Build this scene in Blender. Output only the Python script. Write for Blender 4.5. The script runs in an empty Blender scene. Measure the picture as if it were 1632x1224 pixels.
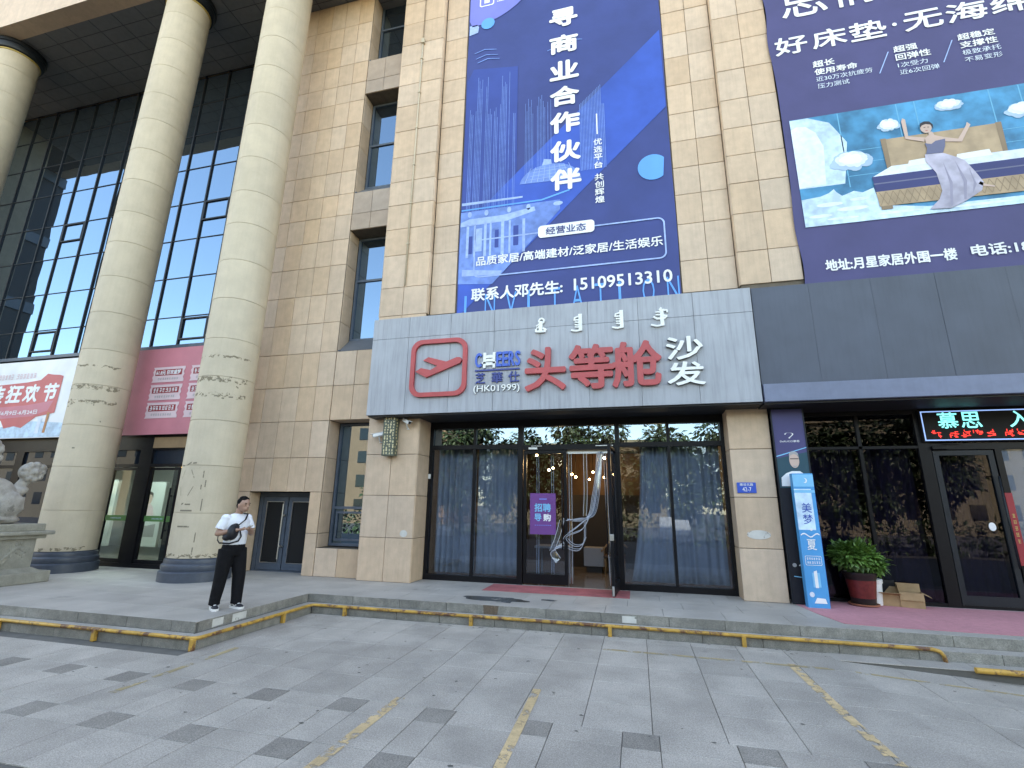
import bpy, bmesh, math, random
from mathutils import Vector, Matrix, Euler
random.seed(7)
R = math.radians
sc = bpy.context.scene
COL = sc.collection

# ------------------------------------------------------------------ camera, sky, sun, exposure
cam_d = bpy.data.cameras.new('camera')
cam_d.sensor_width = 36.0
cam_d.lens = 36.0 * 769.0 / 1632.0
cam_d.clip_start = 0.05
cam_d.clip_end = 3000
cam = bpy.data.objects.new('camera', cam_d)
COL.objects.link(cam)
RM = [[0.96960714, -0.04713221, -0.24008445], [0.24425742, 0.24323217, 0.93870998], [0.01415278, -0.96882231, 0.24735204]]
cam.matrix_world = Matrix(((RM[0][0], -RM[0][1], -RM[0][2], 0.0),
                           (RM[1][0], -RM[1][1], -RM[1][2], 0.0),
                           (RM[2][0], -RM[2][1], -RM[2][2], 1.62),
                           (0, 0, 0, 1)))
sc.camera = cam

SUN_EL, SUN_AZ = 47.0, 12.0          # the sun stands behind the building; azimuth measured from +Y towards +X
world = bpy.data.worlds.new('World')
sc.world = world
world.use_nodes = True
wn = world.node_tree
wn.nodes.clear()
wo = wn.nodes.new('ShaderNodeOutputWorld')
bg = wn.nodes.new('ShaderNodeBackground')
sky = wn.nodes.new('ShaderNodeTexSky')
sky.sky_type = 'NISHITA'
sky.sun_disc = False
sky.sun_elevation = R(SUN_EL)
sky.sun_rotation = R(SUN_AZ)
sky.air_density = 1.0
sky.dust_density = 0.7
sky.ozone_density = 1.0
bg.inputs['Strength'].default_value = 0.14
wn.links.new(sky.outputs[0], bg.inputs[0])
wn.links.new(bg.outputs[0], wo.inputs[0])

sun_d = bpy.data.lights.new('sun', 'SUN')
sun_d.energy = 3.6
sun_d.angle = R(0.5)
sun_d.color = (1.0, 0.95, 0.88)
sun = bpy.data.objects.new('sun', sun_d)
COL.objects.link(sun)
sdir = Vector((math.sin(R(SUN_AZ)) * math.cos(R(SUN_EL)), math.cos(R(SUN_AZ)) * math.cos(R(SUN_EL)), math.sin(R(SUN_EL))))
sun.rotation_euler = sdir.to_track_quat('Z', 'Y').to_euler()
sun.location = (0, 40, 60)

vs = sc.view_settings
vs.view_transform = 'Standard'
vs.look = 'None'
vs.exposure = 2.88
vs.gamma = 1.0
vs.use_curve_mapping = False
try:
    vs.use_white_balance = True
    vs.white_balance_temperature = 9300
    vs.white_balance_tint = 10
except Exception:
    pass
sc.render.engine = 'CYCLES'
sc.cycles.use_denoising = True
sc.cycles.max_bounces = 7
sc.cycles.transparent_max_bounces = 12
sc.cycles.caustics_reflective = False
sc.cycles.caustics_refractive = False
sc.cycles.sample_clamp_indirect = 6.0

# ------------------------------------------------------------------ materials
MATS = {}
def mat(name, col, rough=0.6, var=0.0, scale=6.0, bump=0.0, bscale=120.0, metal=0.0, rnd=0.0, streak=0.0, speck=0.0,
        emit=None, estr=0.0, spec=0.5, grime=None, alpha_noise=None, trans=0.0, hue=0.0):
    m = bpy.data.materials.new(name)
    m.use_nodes = True
    nt = m.node_tree
    b = nt.nodes['Principled BSDF']
    N, Lk = nt.nodes.new, nt.links.new
    b.inputs['Roughness'].default_value = rough
    b.inputs['Metallic'].default_value = metal
    b.inputs['Specular IOR Level'].default_value = spec
    geo = N('ShaderNodeNewGeometry')
    src = N('ShaderNodeRGB'); src.outputs[0].default_value = (*col, 1)
    cur = src.outputs[0]
    def mult(cur, fac_socket, lo, hi, flo=0.35, fhi=0.65):
        mr = N('ShaderNodeMapRange'); mr.inputs[1].default_value = flo; mr.inputs[2].default_value = fhi
        mr.inputs[3].default_value = lo; mr.inputs[4].default_value = hi
        Lk(fac_socket, mr.inputs[0])
        mx = N('ShaderNodeVectorMath'); mx.operation = 'SCALE'
        Lk(cur, mx.inputs[0]); Lk(mr.outputs[0], mx.inputs['Scale'])
        return mx.outputs[0]
    if var > 0:
        n = N('ShaderNodeTexNoise'); n.inputs['Scale'].default_value = scale; n.inputs['Detail'].default_value = 5
        Lk(geo.outputs['Position'], n.inputs['Vector'])
        cur = mult(cur, n.outputs[0], 1 - var, 1 + var)
        n = N('ShaderNodeTexNoise'); n.inputs['Scale'].default_value = scale * 0.13; n.inputs['Detail'].default_value = 4
        Lk(geo.outputs['Position'], n.inputs['Vector'])
        cur = mult(cur, n.outputs[0], 1 - var, 1 + var * 0.8)
    if speck > 0:
        n = N('ShaderNodeTexNoise'); n.inputs['Scale'].default_value = 170.0; n.inputs['Detail'].default_value = 2
        Lk(geo.outputs['Position'], n.inputs['Vector'])
        cur = mult(cur, n.outputs[0], 1 - speck, 1 + speck)
        n = N('ShaderNodeTexNoise'); n.inputs['Scale'].default_value = 75.0; n.inputs['Detail'].default_value = 3
        Lk(geo.outputs['Position'], n.inputs['Vector'])
        cur = mult(cur, n.outputs[0], 1 - speck * .6, 1 + speck * .6)
    if streak > 0:
        mp = N('ShaderNodeMapping'); mp.inputs['Scale'].default_value = (9.0, 9.0, 0.55)
        Lk(geo.outputs['Position'], mp.inputs[0])
        n = N('ShaderNodeTexNoise'); n.inputs['Scale'].default_value = 1.6; n.inputs['Detail'].default_value = 7
        n.inputs['Roughness'].default_value = 0.65
        Lk(mp.outputs[0], n.inputs['Vector'])
        cur = mult(cur, n.outputs[0], 1 - streak, 1.0, 0.28, 0.55)
    if grime is not None:        # dirty blotches with a shape of their own
        gcol, gs, gt = grime
        n = N('ShaderNodeTexNoise'); n.inputs['Scale'].default_value = gs; n.inputs['Detail'].default_value = 8
        n.inputs['Roughness'].default_value = 0.7
        Lk(geo.outputs['Position'], n.inputs['Vector'])
        mr = N('ShaderNodeMapRange'); mr.inputs[1].default_value = gt; mr.inputs[2].default_value = gt + 0.08
        Lk(n.outputs[0], mr.inputs[0])
        mx = N('ShaderNodeMix'); mx.data_type = 'RGBA'
        Lk(mr.outputs[0], mx.inputs[0]); Lk(cur, mx.inputs[6]); mx.inputs[7].default_value = (*gcol, 1)
        cur = mx.outputs[2]
    if rnd > 0:
        oi = N('ShaderNodeObjectInfo')
        cur = mult(cur, oi.outputs['Random'], 1 - rnd, 1 + rnd, 0.0, 1.0)
        if hue > 0:
            hs = N('ShaderNodeHueSaturation')
            ma = N('ShaderNodeMath'); ma.operation = 'MULTIPLY_ADD'
            ma.inputs[1].default_value = 37.13; ma.inputs[2].default_value = 0.0
            Lk(oi.outputs['Random'], ma.inputs[0])
            fr = N('ShaderNodeMath'); fr.operation = 'FRACT'; Lk(ma.outputs[0], fr.inputs[0])
            mr = N('ShaderNodeMapRange'); mr.inputs[3].default_value = 1 - hue; mr.inputs[4].default_value = 1 + hue
            Lk(fr.outputs[0], mr.inputs[0]); Lk(mr.outputs[0], hs.inputs['Saturation']); Lk(cur, hs.inputs['Color'])
            cur = hs.outputs[0]
    Lk(cur, b.inputs['Base Color'])
    if bump > 0:
        n = N('ShaderNodeTexNoise'); n.inputs['Scale'].default_value = bscale; n.inputs['Detail'].default_value = 3
        Lk(geo.outputs['Position'], n.inputs['Vector'])
        bp = N('ShaderNodeBump'); bp.inputs['Strength'].default_value = bump; bp.inputs['Distance'].default_value = 0.02
        Lk(n.outputs[0], bp.inputs['Height']); Lk(bp.outputs[0], b.inputs['Normal'])
    if emit is not None:
        b.inputs['Emission Color'].default_value = (*emit, 1)
        b.inputs['Emission Strength'].default_value = estr
    if trans > 0:
        b.inputs['Transmission Weight'].default_value = trans
    if alpha_noise is not None:     # worn paint: real gaps in the coat
        s, t, base = alpha_noise
        n = N('ShaderNodeTexNoise'); n.inputs['Scale'].default_value = s; n.inputs['Detail'].default_value = 9
        n.inputs['Roughness'].default_value = 0.68
        Lk(geo.outputs['Position'], n.inputs['Vector'])
        mr = N('ShaderNodeMapRange'); mr.inputs[1].default_value = t - 0.02; mr.inputs[2].default_value = t + 0.04
        mr.inputs[3].default_value = base; mr.inputs[4].default_value = 0.0
        Lk(n.outputs[0], mr.inputs[0]); Lk(mr.outputs[0], b.inputs['Alpha'])
    MATS[name] = m
    return m

def glass(name, refl, gcol, tcol, dark=None, rough=0.0, wob=0.0, rndt=0.0):
    m = bpy.data.materials.new(name); m.use_nodes = True
    nt = m.node_tree; nt.nodes.clear()
    N, Lk = nt.nodes.new, nt.links.new
    out = N('ShaderNodeOutputMaterial'); mix = N('ShaderNodeMixShader')
    lw_ = N('ShaderNodeLayerWeight'); lw_.inputs[0].default_value = 0.5
    fr = N('ShaderNodeMath'); fr.operation = 'POWER'; fr.inputs[1].default_value = 5.0
    Lk(lw_.outputs['Facing'], fr.inputs[0])
    mr = N('ShaderNodeMapRange'); mr.inputs[1].default_value = 0.0; mr.inputs[2].default_value = 1.0
    mr.inputs[3].default_value = refl; mr.inputs[4].default_value = 1.0
    Lk(fr.outputs[0], mr.inputs[0]); Lk(mr.outputs[0], mix.inputs[0])
    g = N('ShaderNodeBsdfGlossy'); g.inputs['Color'].default_value = (*gcol, 1); g.inputs['Roughness'].default_value = rough
    if wob > 0:
        geo = N('ShaderNodeNewGeometry')
        n = N('ShaderNodeTexNoise'); n.inputs['Scale'].default_value = 0.9; n.inputs['Detail'].default_value = 1
        Lk(geo.outputs['Position'], n.inputs['Vector'])
        bp = N('ShaderNodeBump'); bp.inputs['Strength'].default_value = wob; bp.inputs['Distance'].default_value = 0.05
        Lk(n.outputs[0], bp.inputs['Height']); Lk(bp.outputs[0], g.inputs['Normal'])
    if dark is None:
        t = N('ShaderNodeBsdfTransparent'); t.inputs['Color'].default_value = (*tcol, 1)
    else:
        t = N('ShaderNodeBsdfDiffuse'); t.inputs['Color'].default_value = (*dark, 1)
    Lk(t.outputs[0], mix.inputs[1]); Lk(g.outputs[0], mix.inputs[2]); Lk(mix.outputs[0], out.inputs[0])
    MATS[name] = m
    return m

# stone, metal, glass
mat('beige_stone', (0.58, 0.425, 0.305), 0.55, var=0.06, scale=5, bump=0.08, bscale=260, rnd=0.06, speck=0.05, streak=0.10, hue=0.10)
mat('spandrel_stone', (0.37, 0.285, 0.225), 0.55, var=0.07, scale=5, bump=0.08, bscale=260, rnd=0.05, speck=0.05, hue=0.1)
mat('stone_joint', (0.13, 0.105, 0.08), 0.9, var=0.15)
mat('column_stone', (0.53, 0.45, 0.335), 0.6, var=0.05, scale=3, bump=0.10, bscale=180, rnd=0.04, speck=0.05, streak=0.06,
    grime=((0.30, 0.25, 0.17), 3.4, 0.68))
mat('base_paint', (0.055, 0.070, 0.095), 0.45, var=0.12, scale=8)
mat('gold_line', (0.45, 0.33, 0.10), 0.5)
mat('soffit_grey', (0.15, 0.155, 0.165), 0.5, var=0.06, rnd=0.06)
mat('mullion_dark', (0.014, 0.018, 0.024), 0.4, var=0.1, spec=0.25)
mat('mullion_grey', (0.075, 0.10, 0.135), 0.45, var=0.08)
mat('black_frame', (0.008, 0.008, 0.010), 0.35, var=0.1, spec=0.18)
mat('silver_metal', (0.55, 0.56, 0.57), 0.3, metal=0.9)
mat('alu_panel', (0.35, 0.37, 0.405), 0.42, var=0.05, scale=2, streak=0.26, rnd=0.02)
mat('alu_edge', (0.26, 0.28, 0.31), 0.5, var=0.05)
mat('dark_panel', (0.060, 0.074, 0.105), 0.48, var=0.10, scale=1.5, streak=0.12, rnd=0.02)
mat('dark_ledge', (0.155, 0.185, 0.27), 0.5, var=0.06, streak=0.06)
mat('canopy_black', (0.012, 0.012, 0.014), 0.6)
mat('granite', (0.37, 0.338, 0.300), 0.7, var=0.12, scale=2.2, bump=0.15, bscale=300, rnd=0.085, speck=0.26,
    grime=((0.27, 0.255, 0.235), 2.6, 0.645))
mat('granite_dark', (0.235, 0.215, 0.19), 0.75, var=0.10, scale=4, bump=0.2, bscale=220, rnd=0.10, speck=0.34)
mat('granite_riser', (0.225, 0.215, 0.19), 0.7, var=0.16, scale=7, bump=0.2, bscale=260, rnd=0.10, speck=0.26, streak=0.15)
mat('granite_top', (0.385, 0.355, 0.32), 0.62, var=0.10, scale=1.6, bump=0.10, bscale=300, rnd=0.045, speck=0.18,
    grime=((0.25, 0.238, 0.22), 1.5, 0.61))
mat('joint_dark', (0.115, 0.11, 0.10), 0.9, var=0.1)
mat('asphalt', (0.05, 0.05, 0.05), 0.85, var=0.15, speck=0.2)
mat('yellow_paint', (0.62, 0.45, 0.25), 0.75, var=0.12, scale=9, speck=0.12, alpha_noise=(5.2, 0.53, 0.85))
mat('yellow_faint', (0.50, 0.39, 0.20), 0.8, var=0.1, scale=9, alpha_noise=(4.0, 0.52, 0.62))
mat('yellow_rail', (0.50, 0.28, 0.055), 0.5, var=0.14, scale=12, grime=((0.135, 0.058, 0.032), 5.5, 0.505))
mat('pink_carpet', (0.52, 0.22, 0.245), 0.95, var=0.06, scale=10, speck=0.10)
mat('red_carpet', (0.42, 0.115, 0.12), 0.95, var=0.16, scale=4, speck=0.12)
mat('wet_stone', (0.085, 0.082, 0.075), 0.22, var=0.1, alpha_noise=(3.0, 0.62, 0.85))
mat('white_patch', (0.62, 0.61, 0.57), 0.8, var=0.08, alpha_noise=(9.0, 0.62, 0.9))
mat('rust_stain', (0.16, 0.10, 0.06), 0.8, alpha_noise=(8.0, 0.55, 0.6))
mat('scuff', (0.23, 0.20, 0.15), 0.9, alpha_noise=(25.0, 0.58, 0.85))
mat('smear', (0.27, 0.225, 0.155), 0.9, alpha_noise=(11.0, 0.47, 0.75))
mat('lion_stone', (0.36, 0.335, 0.30), 0.75, var=0.14, scale=9, bump=0.5, bscale=45, speck=0.10, grime=((0.19, 0.175, 0.155), 4.5, 0.58))
mat('pedestal_stone', (0.30, 0.285, 0.235), 0.75, var=0.12, scale=6, bump=0.3, bscale=90, speck=0.15, streak=0.12)
glass('curtain_glass', 0.36, (0.44, 0.72, 1.0), None, dark=(0.020, 0.024, 0.028), wob=0.05)
glass('window_glass', 0.30, (0.44, 0.72, 1.0), None, dark=(0.015, 0.018, 0.022), wob=0.02)
glass('shop_glass', 0.065, (0.72, 0.85, 1.0), (0.76, 0.81, 0.87), wob=0.02)
glass('transom_glass', 0.24, (0.62, 0.82, 1.0), (0.35, 0.40, 0.46), wob=0.02)
glass('dark_glass', 0.035, (0.8, 0.86, 1.0), (0.46, 0.45, 0.53), wob=0.015)
glass('lobby_glass', 0.07, (0.6, 0.75, 1.0), None, dark=(0.012, 0.018, 0.028))
glass('door_glass', 0.05, (0.9, 0.95, 1.0), (0.80, 0.86, 0.85))
mat('sill_grey', (0.125, 0.135, 0.15), 0.4, var=0.05)
mat('black_void', (0.006, 0.006, 0.007), 0.8)
# print colours
for n_, c_ in dict(print_navy=(0.032, 0.055, 0.215), print_blue=(0.020, 0.085, 0.43), print_mid=(0.026, 0.062, 0.29), print_light=(0.13, 0.25, 0.62),
                   print_pale=(0.32, 0.46, 0.80), print_lilac=(0.17, 0.20, 0.62), print_cyan=(0.08, 0.36, 0.86), print_white=(0.80, 0.82, 0.84),
                   print_indigo=(0.060, 0.058, 0.165), print_teal=(0.03, 0.23, 0.42), print_teal_light=(0.10, 0.40, 0.62), print_cloud=(0.66, 0.75, 0.86),
                   print_tan=(0.43, 0.31, 0.20), print_tan_dark=(0.27, 0.19, 0.12), print_skin=(0.58, 0.42, 0.36), print_hair=(0.03, 0.025, 0.03),
                   print_dress=(0.42, 0.40, 0.50), print_dress_dark=(0.14, 0.15, 0.25), print_mattress=(0.035, 0.045, 0.16), print_red=(0.50, 0.07, 0.075),
                   print_rose=(0.60, 0.21, 0.255), print_coral=(0.60, 0.15, 0.15), print_crimson=(0.33, 0.03, 0.04), print_pinkish=(0.72, 0.55, 0.58), print_sky=(0.50, 0.68, 0.84),
                   print_purple=(0.17, 0.055, 0.24), print_lightcyan=(0.16, 0.52, 0.80), print_standee=(0.035, 0.32, 0.66), print_black=(0.012, 0.013, 0.02),
                   print_darkteal=(0.015, 0.07, 0.10), print_grey=(0.35, 0.35, 0.36), print_green=(0.07, 0.20, 0.06), print_orange=(0.5, 0.22, 0.1), print_cloudshade=(0.36, 0.52, 0.70), print_dress_fold=(0.30, 0.285, 0.38)).items():
    v_, s_ = {'print_teal': (.28, 3.0), 'print_sky': (.16, 7.0), 'print_cloud': (.09, 9.0), 'print_dress': (.16, 5.0), 'print_tan': (.14, 4.0), 'print_light': (.16, 6.0), 'print_pale': (.12, 8.0), 'print_blue': (.14, 1.2)}.get(n_, (.07, 1.4))
    mat(n_, c_, 0.5, var=v_, scale=s_, spec=0.35, bump=0.35, bscale=2.6)
mat('sign_red', (0.46, 0.052, 0.055), 0.35, var=0.06)
mat('sign_blue', (0.015, 0.10, 0.50), 0.35, var=0.05)
mat('sign_navy', (0.012, 0.035, 0.22), 0.35)
mat('sign_white', (0.80, 0.81, 0.78), 0.4, var=0.04)
mat('letter_side', (0.06, 0.06, 0.065), 0.5)
mat('plate_blue', (0.012, 0.085, 0.47), 0.35)
# inside
mat('curtain_cloth', (0.34, 0.365, 0.39), 0.9, var=0.05)
mat('curtain_dark', (0.11, 0.105, 0.14), 0.9, var=0.05)
mat('brown_wall', (0.10, 0.058, 0.034), 0.6, var=0.1)
mat('dark_wall', (0.03, 0.027, 0.025), 0.7)
mat('shop_floor', (0.22, 0.19, 0.16), 0.12, var=0.05)
mat('furniture_grey', (0.32, 0.34, 0.37), 0.6)
mat('lobby_white', (0.62, 0.66, 0.65), 0.5, var=0.03)
mat('lamp_warm', (1, 0.85, 0.6), 0.5, emit=(1.0, 0.68, 0.36), estr=7.0)
mat('lamp_white', (1, 1, 1), 0.5, emit=(0.62, 0.85, 1.0), estr=7.0)
mat('lamp_gold', (1, 0.8, 0.4), 0.5, emit=(1.0, 0.62, 0.16), estr=.8)
mat('led_cyan', (0.1, 0.4, 0.4), 0.5, emit=(0.10, 0.62, 0.80), estr=.32)
mat('led_red', (0.4, 0.02, 0.02), 0.5, emit=(0.95, 0.035, 0.03), estr=.25)
mat('led_blue', (0.1, 0.2, 0.5), 0.5, emit=(0.2, 0.4, 1.0), estr=.2)
glass('pvc', 0.16, (0.95, 0.97, 1.0), (0.80, 0.86, 0.92), rough=0.12)
mat('pvc_edge', (0.55, 0.60, 0.68), 0.3)
# small things
mat('leaf', (0.075, 0.165, 0.030), 0.45, rnd=0.0, var=0.35, scale=14)
mat('leaf_tree', (0.026, 0.048, 0.014), 0.5, var=0.35, scale=1.5)
mat('bark', (0.10, 0.075, 0.05), 0.9, var=0.2)
mat('pot_red', (0.15, 0.022, 0.020), 0.3, var=0.22, scale=14)
mat('pot_black', (0.018, 0.014, 0.013), 0.35, var=0.2)
mat('terracotta', (0.32, 0.12, 0.07), 0.7)
mat('soil', (0.03, 0.022, 0.015), 0.95)
mat('cardboard', (0.36, 0.235, 0.125), 0.85, var=0.09, scale=9)
mat('cardboard_in', (0.29, 0.185, 0.10), 0.85, var=0.06)
mat('white_plastic', (0.72, 0.73, 0.73), 0.35, var=0.03)
mat('label_blue', (0.03, 0.10, 0.38), 0.4)
mat('mosaic_green', (0.085, 0.105, 0.080), 0.5, var=0.2, scale=30)
mat('mosaic_cream', (0.55, 0.48, 0.29), 0.4, rnd=0.15)
mat('skin', (0.36, 0.205, 0.145), 0.5, var=0.05)
mat('hair', (0.005, 0.0045, 0.0045), 0.7, spec=0.15, bump=0.8, bscale=160)
mat('shirt', (0.74, 0.77, 0.83), 0.85, bump=0.9, bscale=9)
mat('trousers', (0.0055, 0.0055, 0.007), 0.85, bump=1.0, bscale=11, spec=0.2)
mat('bag_black', (0.005, 0.0055, 0.009), 0.6, bump=0.2, bscale=60)
mat('shoe_black', (0.015, 0.016, 0.022), 0.7)
mat('shoe_white', (0.72, 0.71, 0.69), 0.6)
mat('phone_black', (0.02, 0.02, 0.022), 0.2)
mat('car_white', (0.75, 0.75, 0.74), 0.25)
mat('car_silver', (0.42, 0.44, 0.46), 0.3, metal=0.4)
mat('car_glass', (0.01, 0.012, 0.014), 0.08)
mat('rubber', (0.015, 0.015, 0.015), 0.8)
mat('wall_cream', (0.20, 0.165, 0.11), 0.8, var=0.06)
mat('wall_orange', (0.25, 0.15, 0.09), 0.8, var=0.06)

# ------------------------------------------------------------------ helpers
WL = {}      # world location of every root and part (roots carry only translation, or are built locally)
def empty(name, loc=(0, 0, 0), label=None, cat=None, group=None, rz=0.0, kind=None):
    o = bpy.data.objects.new(name, None)
    o.empty_display_size = 0.1
    COL.objects.link(o)
    o.location = loc; o.rotation_euler = (0, 0, rz)
    WL[o.name] = Vector(loc)
    tag(o, label, cat, group, kind)
    return o
def tag(o, label=None, cat=None, group=None, kind=None):
    if label: o['label'] = label
    if cat: o['category'] = cat
    if group: o['group'] = group
    if kind: o['kind'] = kind
    return o
def put(name, mesh, m, parent=None, loc=(0, 0, 0), rot=(0, 0, 0), label=None, cat=None, group=None, kind=None, local=False):
    """links a mesh object; loc is in world space unless local (then in the parent's space)"""
    o = bpy.data.objects.new(name, mesh)
    COL.objects.link(o)
    if m is not None and len(mesh.materials) == 0:
        for q in (m if isinstance(m, (list, tuple)) else [m]):
            mesh.materials.append(MATS[q])
    loc = Vector(loc)
    if parent is not None:
        o.parent = parent
        o.location = loc if local else loc - WL[parent.name]
        WL[o.name] = WL[parent.name] + loc if local else loc
    else:
        o.location = loc; WL[o.name] = loc
    o.rotation_euler = rot
    tag(o, label, cat, group, kind)
    return o

class MB:
    def __init__(s): s.v = []; s.f = []; s.mi = []; s.cur = 0
    def add(s, vs_, fs):
        n = len(s.v); s.v += [tuple(p) for p in vs_]
        for f in fs: s.f.append(tuple(i + n for i in f)); s.mi.append(s.cur)
        return s
    def box(s, x0, x1, y0, y1, z0, z1, ch=0.0):
        if ch <= 0:
            return s.add([(x0, y0, z0), (x1, y0, z0), (x1, y1, z0), (x0, y1, z0), (x0, y0, z1), (x1, y0, z1), (x1, y1, z1), (x0, y1, z1)],
                         [(3, 2, 1, 0), (4, 5, 6, 7), (0, 1, 5, 4), (1, 2, 6, 5), (2, 3, 7, 6), (3, 0, 4, 7)])
        bm = bmesh.new()
        bmesh.ops.create_cube(bm, size=1.0)
        for v in bm.verts: v.co = Vector(((x0 + x1) / 2 + v.co.x * (x1 - x0), (y0 + y1) / 2 + v.co.y * (y1 - y0), (z0 + z1) / 2 + v.co.z * (z1 - z0)))
        bmesh.ops.bevel(bm, geom=bm.edges[:], offset=ch, segments=2, affect='EDGES', profile=0.5)
        bm.verts.index_update()
        s.add([v.co[:] for v in bm.verts], [[v.index for v in f.verts] for f in bm.faces]); bm.free()
        return s
    def poly(s, pts, y):            # flat polygon in the facade plane, facing -Y
        return s.add([(x, y, z) for x, z in pts], [tuple(range(len(pts)))])
    def floor(s, pts, z):
        return s.add([(x, y, z) for x, y in pts], [tuple(range(len(pts)))])
    def lathe(s, prof, c=(0, 0, 0), n=40, a0=0.0):
        k = len(prof); vs_ = []; fs = []
        for i in range(n):
            a = a0 + 2 * math.pi * i / n
            for r, z in prof: vs_.append((c[0] + r * math.cos(a), c[1] + r * math.sin(a), c[2] + z))
        for i in range(n):
            j = (i + 1) % n
            for q in range(k - 1): fs.append((i * k + q, j * k + q, j * k + q + 1, i * k + q + 1))
        if prof[0][0] > 1e-4: fs.append(tuple(i * k for i in reversed(range(n))))
        if prof[-1][0] > 1e-4: fs.append(tuple(i * k + k - 1 for i in range(n)))
        return s.add(vs_, fs)
    def tube(s, pts, rad, n=10, flat=1.0, up=None, caps=True):
        pts = [Vector(p) for p in pts]; k = len(pts)
        if not isinstance(rad, (list, tuple)): rad = [rad] * k
        vs_ = []; fs = []; ref = Vector(up) if up else None
        for i, p in enumerate(pts):
            t = (pts[min(i + 1, k - 1)] - pts[max(i - 1, 0)])
            t = t.normalized() if t.length > 1e-9 else Vector((0, 0, 1))
            if ref is None:
                ref = Vector((0, 0, 1)) if abs(t.z) < 0.9 else Vector((1, 0, 0))
            u = (ref - t * ref.dot(t)).normalized(); w = t.cross(u); ref = u
            for q in range(n):
                a = 2 * math.pi * q / n
                vs_.append(p + u * math.cos(a) * rad[i] * flat + w * math.sin(a) * rad[i])
        for i in range(k - 1):
            for q in range(n):
                r_ = (q + 1) % n
                fs.append((i * n + q, i * n + r_, (i + 1) * n + r_, (i + 1) * n + q))
        if caps:
            fs.append(tuple(reversed(range(n)))); fs.append(tuple((k - 1) * n + q for q in range(n)))
        return s.add(vs_, fs)
    def ell(s, c, r, rot=(0, 0, 0), n=14, m=9):
        E_ = Euler(rot).to_matrix(); vs_ = []; fs = []
        c = Vector(c)
        for i in range(1, m):
            b = math.pi * i / m
            for q in range(n):
                a = 2 * math.pi * q / n
                vs_.append(c + E_ @ Vector((r[0] * math.sin(b) * math.cos(a), r[1] * math.sin(b) * math.sin(a), r[2] * math.cos(b))))
        t = len(vs_); vs_.append(c + E_ @ Vector((0, 0, r[2]))); vs_.append(c + E_ @ Vector((0, 0, -r[2])))
        for i in range(m - 2):
            for q in range(n):
                p = (q + 1) % n
                fs.append((i * n + q, (i + 1) * n + q, (i + 1) * n + p, i * n + p))
        for q in range(n):
            p = (q + 1) % n
            fs.append((t, q, p)); fs.append((t + 1, (m - 2) * n + p, (m - 2) * n + q))
        return s.add(vs_, fs)
    def rings(s, rs, n=20):        # horizontal ellipses (x, y, z, rx, ry)
        vs_ = []; fs = []; k = len(rs)
        for x, y, z, rx, ry in rs:
            for q in range(n):
                a = 2 * math.pi * q / n
                vs_.append((x + rx * math.cos(a), y + ry * math.sin(a), z))
        for i in range(k - 1):
            for q in range(n):
                p = (q + 1) % n
                fs.append((i * n + q, i * n + p, (i + 1) * n + p, (i + 1) * n + q))
        fs.append(tuple(reversed(range(n)))); fs.append(tuple((k - 1) * n + q for q in range(n)))
        return s.add(vs_, fs)
    def mesh(s, name, smooth=False, mats=None, auto=None):
        me = bpy.data.meshes.new(name)
        me.from_pydata(s.v, [], s.f)
        if mats:
            for q in mats: me.materials.append(MATS[q])
            me.polygons.foreach_set('material_index', s.mi)
        if smooth:
            me.polygons.foreach_set('use_smooth', [True] * len(me.polygons))
            if auto is not None:
                try: me.set_sharp_from_angle(angle=R(auto))
                except Exception: pass
        me.update()
        return me

def remesh(mb, voxel, name, smooth_it=6, disp=0.0):
    me = mb.mesh(name + '_raw')
    o = bpy.data.objects.new('tmp', me); COL.objects.link(o)
    md = o.modifiers.new('r', 'REMESH'); md.mode = 'VOXEL'; md.voxel_size = voxel; md.use_smooth_shade = True
    if smooth_it:
        sm = o.modifiers.new('s', 'SMOOTH'); sm.iterations = smooth_it; sm.factor = 0.5
    dg = bpy.context.evaluated_depsgraph_get()
    res = bpy.data.meshes.new_from_object(o.evaluated_get(dg))
    bpy.data.objects.remove(o); bpy.data.meshes.remove(me)
    res.polygons.foreach_set('use_smooth', [True] * len(res.polygons))
    res.name = name
    return res

TILE = {}
def tile_mesh(w, h, d=0.03, ch=0.005):
    key = (round(w, 3), round(h, 3), d, ch)
    if key in TILE: return TILE[key].copy() if False else TILE[key]
    a, b = w / 2, h / 2
    v = []
    for (p, q, y) in ((a, b, d), (a, b, ch), (a - ch, b - ch, 0.0)):
        v += [(-p, y, -q), (p, y, -q), (p, y, q), (-p, y, q)]
    f = []
    for L0 in (0, 4):
        for i in range(4):
            j = (i + 1) % 4
            f.append((L0 + i, L0 + j, L0 + 4 + j, L0 + 4 + i))
    f.append((8, 9, 10, 11)); f.append((3, 2, 1, 0))
    me = bpy.data.meshes.new('tile'); me.from_pydata(v, [], [g if len(g) == 4 else g for g in f]); me.update()
    TILE[key] = me
    return me

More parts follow.
